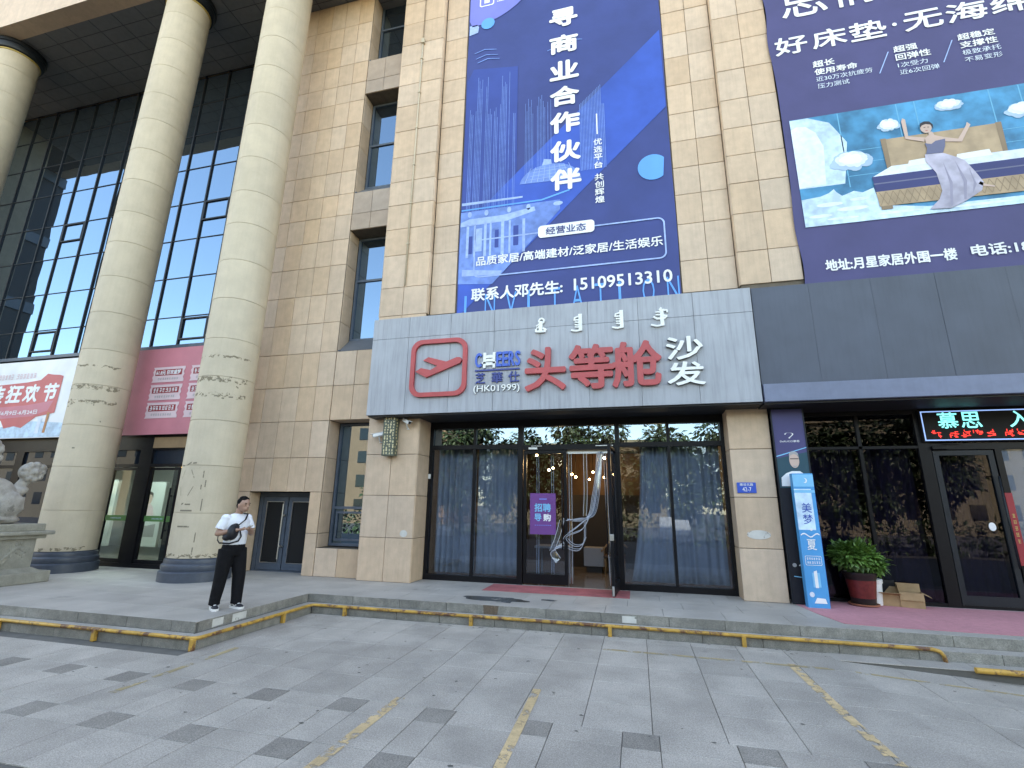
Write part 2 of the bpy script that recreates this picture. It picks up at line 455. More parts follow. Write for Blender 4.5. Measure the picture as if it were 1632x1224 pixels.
def tiles(parent, xs, zs, y, m, gap=0.010, skip=None, jit=0.0022, name='tile', face='-y', d=0.03):
    """stone slabs between consecutive x and z lines; y is the face plane"""
    for i in range(len(xs) - 1):
        for k in range(len(zs) - 1):
            if skip and skip((xs[i] + xs[i + 1]) / 2, (zs[k] + zs[k + 1]) / 2): continue
            w, h = xs[i + 1] - xs[i] - gap, zs[k + 1] - zs[k] - gap
            key = tile_mesh(round(w, 3), round(h, 3), d)
            me = key
            if len(me.materials) == 0: me.materials.append(MATS[m])
            elif me.materials[0].name != m:
                me = me.copy(); me.materials[0] = MATS[m]
            c, z = (xs[i] + xs[i + 1]) / 2, (zs[k] + zs[k + 1]) / 2
            j = random.uniform(-jit, jit)
            if face == '-y': put(name, me, None, parent, (c, y + j, z))
            elif face == '+x': put(name, me, None, parent, (y + j, c, z), (0, 0, R(90)))
            elif face == '-x': put(name, me, None, parent, (y + j, c, z), (0, 0, R(-90)))

TXT = {}
def text_mesh(s, bold=0.0, extrude=0.0):
    key = (s, bold, extrude)
    if key in TXT: return TXT[key]
    c = bpy.data.curves.new('t', 'FONT'); c.body = s; c.size = 1.0; c.offset = bold; c.extrude = extrude; c.resolution_u = 3
    o = bpy.data.objects.new('t', c); COL.objects.link(o)
    dg = bpy.context.evaluated_depsgraph_get()
    me = bpy.data.meshes.new_from_object(o.evaluated_get(dg))
    bpy.data.objects.remove(o); bpy.data.curves.remove(c)
    P = [tuple(v.co) for v in me.vertices]; F = [tuple(p.vertices) for p in me.polygons]; NZ = [p.normal.z for p in me.polygons]
    bpy.data.meshes.remove(me)
    TXT[key] = (P, F, NZ)
    return TXT[key]
def text(parent, s, x0, x1, z0, z1, y, m, bold=0.015, depth=0.0, name='printed_text', side=None, shear=0.0, label=None):
    """text scaled to fill the box x0..x1, z0..z1 of the facade plane y, facing -Y"""
    P, F, NZ = text_mesh(s, min(bold, 0.0), 0.05 if depth > 0 else 0.0)
    ax, bx = min(p[0] for p in P), max(p[0] for p in P)
    az, bz = min(p[1] for p in P), max(p[1] for p in P)
    sx, sz = (x1 - x0) / max(bx - ax, 1e-6), (z1 - z0) / max(bz - az, 1e-6)
    cx, cz = (x0 + x1) / 2, (z0 + z1) / 2
    v = []
    for p in P:
        zz = az + (bz - az) / 2
        xx = (p[0] - (ax + bx) / 2) * sx + shear * (p[1] - zz) * sz
        v.append((xx, -p[2] / 0.05 * depth / 2 if depth > 0 else 0.0, (p[1] - zz) * sz))
    if bold > 0:                 # heavier strokes: shifted copies, each a hair in front of the last
        o = bold * (bz - az) * sz / max(1, s.count(chr(10)) + 1)
        v0, F0, NZ0 = v, F, NZ
        v, F, NZ = [], [], []
        for i, (ax_, az_) in enumerate(((0, 0), (-1, 0), (1, 0), (0, 1), (0, -1), (.7, .7), (-.7, -.7), (-.7, .7), (.7, -.7))):
            n0 = len(v)
            kx = max(0.5, 1 - 2 * o / max(x1 - x0, 1e-6)); kz = max(0.5, 1 - 2 * o / max(z1 - z0, 1e-6))
            v += [(p[0] * kx + ax_ * o, p[1] - i * 0.0002, p[2] * kz + az_ * o) for p in v0]
            F += [tuple(q + n0 for q in f) for f in F0]; NZ += NZ0
    me = bpy.data.meshes.new('text'); me.from_pydata(v, [], F)
    me.materials.append(MATS[m])
    if side and depth > 0:
        me.materials.append(MATS[side])
        me.polygons.foreach_set('material_index', [0 if nz > 0.5 else 1 for nz in NZ])
    me.update()
    return put(name, me, None, parent, (cx, y - depth / 2, cz), label=label)
def strokes(parent, x0, x1, z0, z1, y, m, n):
    """print too small to read in the photograph: n characters as loose pen strokes"""
    mb = MB(); cw = (x1 - x0) / n; h = z1 - z0
    for c in range(n):
        a = x0 + c * cw + cw * .08; w_ = cw * .84
        for q in range(3):
            zz = z0 + h * (q + random.uniform(.1, .5)) / 3
            mb.poly([(a + w_ * random.uniform(0, .25), zz), (a + w_ * random.uniform(.75, 1), zz), (a + w_ * .9, zz + h * .13), (a + w_ * .1, zz + h * .13)], y - q * .0002)
        for q in range(2):
            xx_ = a + w_ * random.uniform(.1, .85)
            mb.poly([(xx_, z0 + h * random.uniform(0, .3)), (xx_ + w_ * .13, z0 + h * .1), (xx_ + w_ * .13, z1 - h * random.uniform(0, .3)), (xx_, z1)], y - .0008 - q * .0002)
    return put('printed_text', mb.mesh('printed_text'), m, parent)
def art(parent, pts, y, m, name='printed_shape', label=None):
    return put(name, MB().poly(pts, y).mesh(name), m, parent, label=label)
def disc_pts(cx, cz, rx, rz, n=28, a0=0, a1=360):
    return [(cx + rx * math.cos(R(a0 + (a1 - a0) * i / n)), cz + rz * math.sin(R(a0 + (a1 - a0) * i / n))) for i in range(n if a1 - a0 == 360 else n + 1)]
def round_rect(x0, x1, z0, z1, r, n=6):
    p = []
    for cx, cz, a in ((x1 - r, z1 - r, 0), (x0 + r, z1 - r, 90), (x0 + r, z0 + r, 180), (x1 - r, z0 + r, 270)):
        for i in range(n + 1): p.append((cx + r * math.cos(R(a + 90 * i / n)), cz + r * math.sin(R(a + 90 * i / n))))
    return p
def prism(mb, pts, y0, y1):        # facade-plane outline with real thickness, front at y0
    n = len(pts)
    mb.add([(x, y0, z) for x, z in pts] + [(x, y1, z) for x, z in pts],
           [tuple(range(n)), tuple(reversed(range(n, 2 * n)))] + [(i, n + i, n + (i + 1) % n, (i + 1) % n) for i in range(n)])
    return mb
def ring_prism(mb, outer, inner, y0, y1):
    n = len(outer)
    v = [(x, y0, z) for x, z in outer] + [(x, y0, z) for x, z in inner] + [(x, y1, z) for x, z in outer] + [(x, y1, z) for x, z in inner]
    f = []
    for i in range(n):
        j = (i + 1) % n
        f += [(i, j, n + j, n + i), (i, 2 * n + i, 2 * n + j, j), (n + i, n + j, 3 * n + j, 3 * n + i)]
    return mb.add(v, f)
def frame_box(mb, x0, x1, z0, z1, y0, y1, t, tb=None):
    tb = t if tb is None else tb
    mb.box(x0, x0 + t, y0, y1, z0, z1); mb.box(x1 - t, x1, y0, y1, z0, z1)
    mb.box(x0 + t, x1 - t, y0, y1, z1 - t, z1); mb.box(x0 + t, x1 - t, y0, y1, z0, z0 + tb)
    return mb
def pane(parent, x0, x1, z0, z1, y, m, name='pane', tilt=0.0, d=0.008):
    w, h = (x1 - x0) / 2, (z1 - z0) / 2
    return put(name, MB().box(-w, w, 0, d, -h, h).mesh(name), m, parent, ((x0 + x1) / 2, y, (z0 + z1) / 2),
               (random.uniform(-tilt, tilt), 0, random.uniform(-tilt, tilt)))

# ------------------------------------------------------------------ ground, pavement, platform and steps
G = -0.28
SL = 0.055
def gz(x): return G - SL * max(0.0, min(x, 9.0) - 2.3)
put('ground', MB().floor([(-900, -900), (900, -900), (900, 900), (-900, 900)], -0.80).mesh('ground'), 'asphalt', kind='structure')
xs_ = [-60, 2.3, 9.0, 60]
pm = MB()
for a, b in zip(xs_[:-1], xs_[1:]):
    pm.add([(a, -9.0, gz(a) - 0.012), (b, -9.0, gz(b) - 0.012), (b, 9.0, gz(b) - 0.012), (a, 9.0, gz(a) - 0.012),
            (a, -9.0, -0.9), (b, -9.0, -0.9)], [(0, 1, 2, 3), (0, 4, 5, 1)])
pavement = put('pavement', pm.mesh('pavement'), 'joint_dark', kind='structure')
PM = {}
def paver(x0, x1, y0, y1, m, gap=0.006, name='paving_slab'):
    w, h = round(x1 - x0 - gap, 3), round(y1 - y0 - gap, 3)
    key = (w, h, m)
    if key not in PM:
        a, b, c = w / 2, h / 2, 0.003
        PM[key] = MB().add([(-a, -b, -.011), (a, -b, -.011), (a, b, -.011), (-a, b, -.011), (-a, -b, -c), (a, -b, -c), (a, b, -c), (-a, b, -c),
                            (-a + c, -b + c, 0), (a - c, -b + c, 0), (a - c, b - c, 0), (-a + c, b - c, 0)],
                           [(0, 1, 5, 4), (1, 2, 6, 5), (2, 3, 7, 6), (3, 0, 4, 7), (4, 5, 9, 8), (5, 6, 10, 9), (6, 7, 11, 10), (7, 4, 8, 11), (8, 9, 10, 11)]).mesh('slab')
        PM[key].materials.append(MATS[m])
    cx, cy = (x0 + x1) / 2, (y0 + y1) / 2
    ry = math.atan(SL) if cx > 2.3 else 0.0
    put(name, PM[key], None, pavement, (cx, cy, gz(cx) + random.uniform(-.0012, .0012)), (random.uniform(-.0015, .0015), ry, 0))
MOD = 0.93
# plain slabs beyond the patterned strips
nrow = 0
y = 4.98
while y < 8.2:
    off = 0.31 * (nrow % 2)
    for i in range(-20, 14):
        x0 = -0.58 + 0.617 * i + off * 0.0
        x1 = x0 + 0.617
        y1 = min(y + 0.617, 8.27)
        if x1 > 6.6 or x0 < -9.6: continue
        if x0 < -5.80 and y > 5.5:
            if x1 < -5.80: continue
            x0 = -5.79
        paver(x0, x1, y, y1, 'granite')
    y += 0.617; nrow += 1
# patterned strips: dark squares every third half-module
for (ya, yb, dark) in ((4.68, 4.98, True), (4.06, 4.68, False), (3.76, 4.06, True), (3.14, 3.76, False)):
    for i in range(-9, 5):
        x0 = -1.15 + MOD * i
        if x0 < -8.9 or x0 > 3.4: continue
        if ya < 3.2 and (x0 < -7.5 or x0 > 2.6): continue
        paver(x0, x0 + 0.31, ya, yb, 'granite_dark' if dark else 'granite')
        paver(x0 + 0.31, x0 + MOD, ya, yb, 'granite')
# worn parking lines
def line_strip(name, pts, w, m, label, cat='road marking', seg=14):
    mb = MB(); vs_ = []
    (xa, ya), (xb, yb) = pts
    L_ = math.hypot(xb - xa, yb - ya); nx, ny = -(yb - ya) / L_ * w / 2, (xb - xa) / L_ * w / 2
    for i in range(seg + 1):
        t = i / seg; x, y = xa + (xb - xa) * t, ya + (yb - ya) * t
        j = random.uniform(-.004, .004)
        vs_ += [(x + nx * (1 + j * 20), y + ny, gz(x + nx) + .0045), (x - nx * (1 + j * 15), y - ny, gz(x - nx) + .0045)]
    mb.add(vs_, [(2 * i, 2 * i + 1, 2 * i + 3, 2 * i + 2) for i in range(seg)])
    put(name, mb.mesh(name), m, label=label, cat=cat, group='worn yellow parking lines')
line_strip('parking_line', ((-2.46, 2.6), (-2.43, 5.12)), 0.10, 'yellow_paint', 'worn yellow parking line left of the middle one, running off the bottom edge')
line_strip('parking_line', ((-1.09, 3.6), (-1.14, 5.75)), 0.09, 'yellow_paint', 'patchy yellow parking line crossing a dark paving square near the middle')
line_strip('parking_line', ((1.88, 4.95), (1.81, 7.56)), 0.105, 'yellow_paint', 'longest solid yellow parking line, meeting the faint cross line on the right')
line_strip('parking_line', ((-0.60, 7.52), (7.0, 7.40)), 0.07, 'yellow_faint', 'thin faint yellow cross line parallel to the steps', seg=24)
line_strip('parking_line', ((-5.31, 4.40), (-5.35, 6.1)), 0.08, 'yellow_faint', 'almost worn off yellow line below the corner of the steps')

# platform in front of the shops (L-shaped) with two granite steps
plat = MB()
plat.floor([(-60, 6.10), (-6.08, 6.10), (-6.08, 8.56), (60, 8.56), (60, 30), (-60, 30)], -0.012)
plat.add([(-60, 6.10, -.012), (-6.08, 6.10, -.012), (-6.08, 8.56, -.012), (60, 8.56, -.012), (-60, 6.10, -.7), (-6.08, 6.10, -.7), (-6.08, 8.56, -.7), (60, 8.56, -.7)],
         [(0, 1, 5, 4), (1, 2, 6, 5), (2, 3, 7, 6)])
platform = put('platform', plat.mesh('platform'), 'joint_dark', kind='structure')
stp = MB()
stp.floor([(-60, 5.86), (-5.82, 5.86), (-5.82, 8.31), (60, 8.31), (60, 8.6), (-6.0, 8.6), (-6.1, 6.15), (-60, 6.15)], -0.162)
stp.add([(-60, 5.86, -.162), (-5.82, 5.86, -.162), (-5.82, 8.31, -.162), (60, 8.31, -.162), (-60, 5.86, -.8), (-5.82, 5.86, -.8), (-5.82, 8.31, -.8), (60, 8.31, -.8)],
        [(0, 1, 5, 4), (1, 2, 6, 5), (2, 3, 7, 6)])
step = put('step', stp.mesh('step'), 'joint_dark', kind='structure')
low = MB()
low.add([(2.45, 7.95, -.285), (40, 7.95, -.285), (40, 8.33, -.285), (2.45, 8.33, -.285), (2.45, 7.95, -.8), (40, 7.95, -.8)], [(0, 1, 2, 3), (0, 4, 5, 1)])
low_step = put('low_step', low.mesh('low_step'), 'joint_dark', kind='structure')
def stone(parent, x0, x1, y0, y1, z0, z1, m, name, g=0.006):
    put(name, MB().box(x0 + g / 2, x1 - g / 2, y0, y1, z0, z1, 0.004).mesh(name), m, parent)
def run_x(parent, xa, xb, L_, f, m, name):
    x = xa
    while x < xb - 0.05:
        l_ = min(L_ * random.uniform(.85, 1.15), xb - x); f(x, x + l_); x += l_
# edges: riser stones (upper step)
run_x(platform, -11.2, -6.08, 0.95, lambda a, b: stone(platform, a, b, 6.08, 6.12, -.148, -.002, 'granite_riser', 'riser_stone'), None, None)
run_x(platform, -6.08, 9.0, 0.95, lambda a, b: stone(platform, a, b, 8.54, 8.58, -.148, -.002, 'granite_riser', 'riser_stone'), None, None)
y = 6.12
while y < 8.5:
    y1 = min(y + .8, 8.54)
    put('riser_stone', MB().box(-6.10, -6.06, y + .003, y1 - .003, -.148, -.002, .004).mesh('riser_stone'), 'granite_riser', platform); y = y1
# lower step risers and treads
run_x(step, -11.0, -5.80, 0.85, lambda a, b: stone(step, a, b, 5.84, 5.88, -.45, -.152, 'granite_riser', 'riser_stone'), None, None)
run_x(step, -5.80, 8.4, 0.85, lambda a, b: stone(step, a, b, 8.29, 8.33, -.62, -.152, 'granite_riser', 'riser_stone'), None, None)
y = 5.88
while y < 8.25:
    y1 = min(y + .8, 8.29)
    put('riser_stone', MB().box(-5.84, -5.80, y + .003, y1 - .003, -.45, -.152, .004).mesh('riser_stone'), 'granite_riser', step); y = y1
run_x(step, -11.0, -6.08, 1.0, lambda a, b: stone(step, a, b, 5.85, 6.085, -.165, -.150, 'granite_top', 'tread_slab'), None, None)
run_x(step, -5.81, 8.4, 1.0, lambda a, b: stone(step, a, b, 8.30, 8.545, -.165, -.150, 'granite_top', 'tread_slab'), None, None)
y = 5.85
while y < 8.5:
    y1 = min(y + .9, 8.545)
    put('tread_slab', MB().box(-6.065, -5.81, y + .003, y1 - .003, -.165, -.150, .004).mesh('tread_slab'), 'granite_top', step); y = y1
run_x(low_step, 2.45, 8.0, 0.9, lambda a, b: stone(low_step, a, b, 7.94, 8.288, -.29, -.278, 'granite_top', 'tread_slab'), None, None)
# platform slabs
def plat_slab(x0, x1, y0, y1, m='granite_top'):
    stone(platform, x0, x1, y0 + .002, y1 - .002, -.012, 0.0, m, 'paving_slab', 0.005)
for j, (ya, yb) in enumerate(((6.08, 6.75), (6.75, 7.42), (7.42, 8.09), (8.09, 8.54), (8.54, 9.18), (9.18, 9.82), (9.82, 10.46), (10.46, 11.1))):
    x = -14.4 + 0.35 * (j % 2)
    xe = -6.06 if yb <= 8.55 else 7.4
    while x < xe - .02:
        x1 = min(x + 0.92, xe)
        if xe - x1 < .15: x1 = xe
        plat_slab(x, x1, ya, yb); x = x1
# carpets, wet patch and stains on the platform
put('carpet_runner', MB().box(-3.10, -.22, 9.92, 10.78, .0005, .007, .002).mesh('carpet_runner'), 'red_carpet',
    label='faded red carpet runner at the open shop door', cat='carpet')
cp = MB(); pc = [(2.66, 10.50), (2.76, 9.6), (2.92, 8.86), (3.4, 8.80), (9.0, 8.72), (9.0, 10.86), (3.30, 10.86), (2.85, 10.60)]
cp.add([(x, y, .006) for x, y in pc] + [(x, y, .0005) for x, y in pc], [tuple(range(8))] + [(i, 8 + i, 8 + (i + 1) % 8, (i + 1) % 8) for i in range(8)])
put('pink_carpet', cp.mesh('pink_carpet'), 'pink_carpet', label='pink carpet laid in front of the dark right-hand shop', cat='carpet')
def blob(cx, cy, rx, ry, z, n=22, rough=.28):
    p = []
    for i in range(n):
        a = 2 * math.pi * i / n; k = 1 + random.uniform(-rough, rough)
        p.append((cx + rx * k * math.cos(a), cy + ry * k * math.sin(a)))
    return MB().floor(p, z)
put('water_patch', blob(-2.55, 9.08, .62, .26, .0035).mesh('water_patch'), 'wet_stone', label='large dark wet patch on the platform by the step edge', cat='puddle')
put('water_patch', blob(-1.62, 9.28, .13, .08, .0035, 14).mesh('water_patch'), 'wet_stone', label='small dark wet spot just right of the large wet patch', cat='puddle')
put('stain', MB().add([(-2.62, 8.536, -.146), (-2.38, 8.536, -.146), (-2.36, 8.536, -.004), (-2.64, 8.536, -.004)], [(0, 1, 2, 3)]).mesh('stain'), 'rust_stain', platform)
for x0, x1 in ((-.32, -.10),):
    put('mortar_patch', MB().add([(x0, 8.536, -.13), (x1, 8.536, -.13), (x1, 8.536, -.03), (x0, 8.536, -.03)], [(0, 1, 2, 3)]).mesh('patch'), 'white_patch', platform)
for ya, yb in ((6.35, 6.55), (6.72, 7.0)):
    put('mortar_patch', MB().add([(-6.057, ya, -.13), (-6.057, yb, -.12), (-6.057, yb, -.02), (-6.057, ya, -.02)], [(0, 1, 2, 3)]).mesh('patch'), 'white_patch', platform)

# ------------------------------------------------------------------ building
building = empty('building', (0, 12, 0), 'tall beige stone-clad building with banners, slot windows and a columned portico', 'building')
core = MB()
core.box(-10.02, -6.14, 11.35, 12.9, 0, 23); core.box(-10.02, -7.40, 10.48, 11.35, 2.0, 23); core.box(-10.02, -9.46, 10.48, 11.35, 0, 2.0)
core.box(-7.69, -7.40, 10.48, 11.35, 0, 2.0)
core.box(-7.40, -6.14, 10.50, 11.35, 0, .62); core.box(-7.40, -6.14, 10.50, 11.35, 3.68, 5.48)
core.box(-7.40, -6.14, 10.50, 11.35, 9.02, 10.22); core.box(-7.40, -6.14, 10.50, 11.35, 13.66, 14.90)
wall = put('wall', core.mesh('wall'), 'stone_joint', building)
core2 = MB()
core2.box(-6.14, -4.85, 10.28, 11.2, 0, 23); core2.box(-4.85, 1.0, 10.46, 11.2, 3.62, 23); core2.box(1.0, 2.35, 10.43, 11.2, 3.62, 23)
core2.box(-4.85, -4.12, 10.43, 10.46, 3.62, 23)
core2.box(2.35, 3.54, 10.28, 11.2, 3.62, 23); core2.box(3.54, 30, 10.46, 11.2, 3.62, 23); core2.box(1.86, 2.58, 10.43, 11.2, 0, 3.62)
pilw = put('pilaster_wall', core2.mesh('pilaster_wall'), 'stone_joint', building)
rear = MB()
rear.box(-60, 60, 18.2, 40, -.02, 23); rear.box(-60, -25.3, 10.45, 18.2, 0, 23); rear.box(8.0, 60, 11.2, 18.2, 0, 23); rear.box(-60, 60, 12.9, 18.2, 5.9, 23)
rear.box(-10.3, -5.1, 12.9, 18.2, 0, 5.9)
put('rear_block', rear.mesh('rear_block'), 'beige_stone', building)
put('added_dark_wing', MB().box(-60, -27.6, 8.3, 10.44, -.02, 23).mesh('added_dark_wing'), 'mullion_dark', building)  # unseen wing with bands, added so the curtain wall's left end reflects dark
for i_ in range(6): put('added_wing_band', MB().box(-27.62, -27.5, 8.3, 10.44, 3.4 + 3.4 * i_, 3.9 + 3.4 * i_).mesh('added_wing_band'), 'mullion_grey', building)
ZR = [0, .95, 1.91, 2.74, 3.66, 4.56, 5.48, 6.31, 7.13, 7.98, 8.76, 9.53, 10.22, 10.98, 11.80, 12.62, 13.45, 14.13, 14.90, 15.68, 16.45, 17.5]
WX = [-10.0, -9.42, -8.88, -8.38, -7.88, -7.39]
tiles(wall, WX, ZR[2:], 10.45, 'beige_stone')
tiles(wall, [-10.0, -9.45], ZR[:3], 10.45, 'beige_stone')
tiles(wall, [-7.70, -7.39], ZR[:3], 10.45, 'beige_stone')
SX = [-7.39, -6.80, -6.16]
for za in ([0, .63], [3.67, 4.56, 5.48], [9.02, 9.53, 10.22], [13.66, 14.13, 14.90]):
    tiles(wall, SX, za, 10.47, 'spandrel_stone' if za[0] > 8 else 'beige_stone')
# reveals of the slot windows and of the small door
for z0, z1 in ((.63, 3.67), (5.48, 9.02), (10.22, 13.66), (14.90, 18.5)):
    zz = [z0] + [q for q in ZR if z0 + .12 < q < z1 - .12] + [z1]
    tiles(wall, [10.50, 10.93], zz, -7.385, 'beige_stone', face='+x')
    put('lintel_slab', MB().box(-7.38, -6.17, 10.49, 10.94, z1 + .002, z1 + .03, .004).mesh('lintel_slab'), 'beige_stone', wall)
tiles(wall, [10.49, 10.83], [0, .95, 1.90], -9.448, 'beige_stone', face='+x')
tiles(wall, [10.50, 10.95], [q for q in ZR if q < 17.6], -10.02, 'beige_stone', face='-x')
# pilasters
PR = [0, .92, 1.84, 2.77, 3.69, 4.6, 5.45, 6.24, 7.01, 7.93, 8.70, 9.43, 10.16, 10.95, 11.8, 12.65, 13.4, 14.11, 14.85, 15.65, 16.45, 17.2, 18.0, 18.8]
tiles(pilw, [-6.13, -5.49, -4.84], PR[:5] + PR[7:], 10.25, 'beige_stone')
tiles(pilw, [10.26, 10.90], PR[:5], -4.825, 'beige_stone', face='+x')
tiles(pilw, [10.27, 10.45], PR[7:], -6.155, 'beige_stone', face='-x')
tiles(pilw, [10.27, 10.90], PR[:5], -6.155, 'beige_stone', face='-x')
tiles(pilw, [10.265, 10.395], PR[7:], -4.82, 'beige_stone', face='+x')
tiles(pilw, [-4.81, -4.14], PR[7:], 10.40, 'beige_stone')
tiles(pilw, [1.19, 1.76, 2.32], PR[7:], 10.40, 'beige_stone')
tiles(pilw, [10.265, 10.395], PR[7:], 2.325, 'beige_stone', face='-x')
tiles(pilw, [2.34, 2.94, 3.54], PR[7:], 10.25, 'beige_stone')
tiles(pilw, [1.83, 2.60], [0, .93, 1.87, 2.80, 3.62], 10.40, 'beige_stone')
tiles(pilw, [10.41, 10.98], [0, .93, 1.87, 2.80, 3.62], 1.84, 'beige_stone', face='-x')
put('mortar_patch', MB().poly(disc_pts(2.20, 1.18, .21, .085, 18), 10.392).mesh('patch'), 'white_patch', pilw)
put('mortar_patch', MB().poly(disc_pts(-5.05, 1.02, .09, .075, 14), 10.243).mesh('patch'), 'white_patch', pilw)

# slot windows
for z0, z1, zs in ((.63, 3.67, 1.55), (5.48, 9.02, 7.68), (10.22, 13.66, 12.15), (14.90, 18.5, 16.6)):
    wlabel = None
    win = put('window', frame_box(MB(), -7.37, -6.17, z0 + (.43 if z0 > 4 else .02), z1 - .02, 10.93, 11.02, .06).mesh('window'), 'mullion_grey', building)
    zb = z0 + (.43 if z0 > 4 else .02)
    put('transom_bar', MB().box(-7.31, -6.23, 10.935, 11.01, zs - .03, zs + .03).mesh('bar'), 'mullion_grey', win)
    pane(win, -7.31, -6.23, zb + .06, zs - .03, 10.97, 'window_glass', tilt=.002)
    pane(win, -7.31, -6.23, zs + .03, z1 - .08, 10.97, 'window_glass', tilt=.002)
    if z0 < 4:
        put('inner_frame', frame_box(MB(), -7.25, -6.29, zb + .12, zs - .09, 10.94, 10.965, .05).mesh('inner_frame'), 'mullion_grey', win)
    if z0 > 4:
        put('sloping_sill', MB().add([(-7.37, 10.50, z0 + .01), (-6.17, 10.50, z0 + .01), (-6.17, 10.93, zb + .01), (-7.37, 10.93, zb + .01),
                                      (-7.37, 10.93, z0 + .01), (-6.17, 10.93, z0 + .01)], [(0, 1, 2, 3), (0, 3, 4), (1, 5, 2)]).mesh('sill'), 'sill_grey', win)
        put('sill_edge', MB().box(-7.38, -7.335, 10.49, 10.92, z0 + .02, z0 + .05).mesh('edge'), 'mullion_grey', win)

# small double door in the left wall
door = put('double_door', frame_box(MB(), -9.44, -7.72, 0.0, 1.90, 10.84, 10.94, .10, .03).mesh('door_frame'), 'mullion_grey', building)
for x0, x1, hs in ((-9.33, -8.60, 1), (-8.57, -7.83, -1)):
    leaf_ = put('door_leaf', frame_box(MB(), x0, x1, .04, 1.79, 10.85, 10.91, .11, .16).mesh('leaf'), 'mullion_grey', door)
    fb = MB(); frame_box(fb, x0 + .11, x1 - .11, .20, 1.68, 10.845, 10.86, .015)
    put('bead', fb.mesh('bead'), 'silver_metal', door)
    pane(door, x0 + .12, x1 - .12, .21, 1.67, 10.875, 'black_void')
hx = -8.68
put('handle', MB().tube([(hx, 10.79, .30), (hx, 10.79, 1.62)], .017, 10).box(hx - .015, hx + .07, 10.79, 10.85, .58, .62).box(hx - .015, hx + .07, 10.79, 10.85, 1.32, 1.36).mesh('handle', True, auto=40), 'silver_metal', door)
put('door_recess', MB().box(-9.46, -7.70, 10.95, 11.30, 0, 1.95).mesh('recess'), 'black_void', building)

# portico: columns
COLX = [-9.50, -13.45, -21.2]
CY = 9.28
def column(cx):
    c = empty('column', (cx, CY, 0)); c.parent = building; c.location = Vector((cx, CY, 0)) - WL[building.name]
    z, zt, r = .47, 17.12, .60
    put('column_base', MB().lathe([(.70, 0), (.70, .19), (.685, .205), (.655, .215), (.665, .25), (.672, .29), (.665, .33), (.645, .345), (.628, .36), (.632, .40), (.625, .44), (.60, .455), (.60, .47)], n=56).mesh('base', True, auto=35), 'base_paint', c, (cx, CY, 0))
    k = 0
    while z < zt - .01:
        h = 1.02 if k % 4 else .93
        z1 = min(z + h, zt)
        if zt - z1 < .3: z1 = zt
        e = random.uniform(-.0015, .0015)
        rr = r + e
        put('drum', MB().lathe([(rr - .012, 0), (rr, .006), (rr, z1 - z - .006), (rr - .012, z1 - z)], n=64).mesh('drum', True, auto=30), 'column_stone', c, (cx, CY, z), (0, 0, random.uniform(0, 6)))
        z = z1; k += 1
    put('gold_ring', MB().lathe([(.60, 0), (.625, .01), (.625, .06), (.60, .07)], n=56).mesh('ring', True, auto=30), 'gold_line', c, (cx, CY, 17.08))
    put('capital', MB().lathe([(.62, 0), (.68, .03), (.70, .10), (.70, .22), (.74, .25), (.74, .38)], n=56).mesh('capital', True, auto=30), 'mullion_dark', c, (cx, CY, 17.13))
    # conduit clipped to the shaft, on its outer left side
    a = R(205)
    px, py = cx + .615 * math.cos(a), CY + .615 * math.sin(a)
    put('conduit', MB().box(px - .022, px + .022, py - .022, py + .022, 3.9, 17.1, .006).mesh('conduit'), 'column_stone', c)
    mb = MB()
    for i in range(26):
        zz = 4.1 + i * .5
        mb.box(px - .03, px + .03, py - .03, py + .03, zz, zz + .018)
    put('conduit_clips', mb.mesh('clips'), 'column_stone', c)
    return c
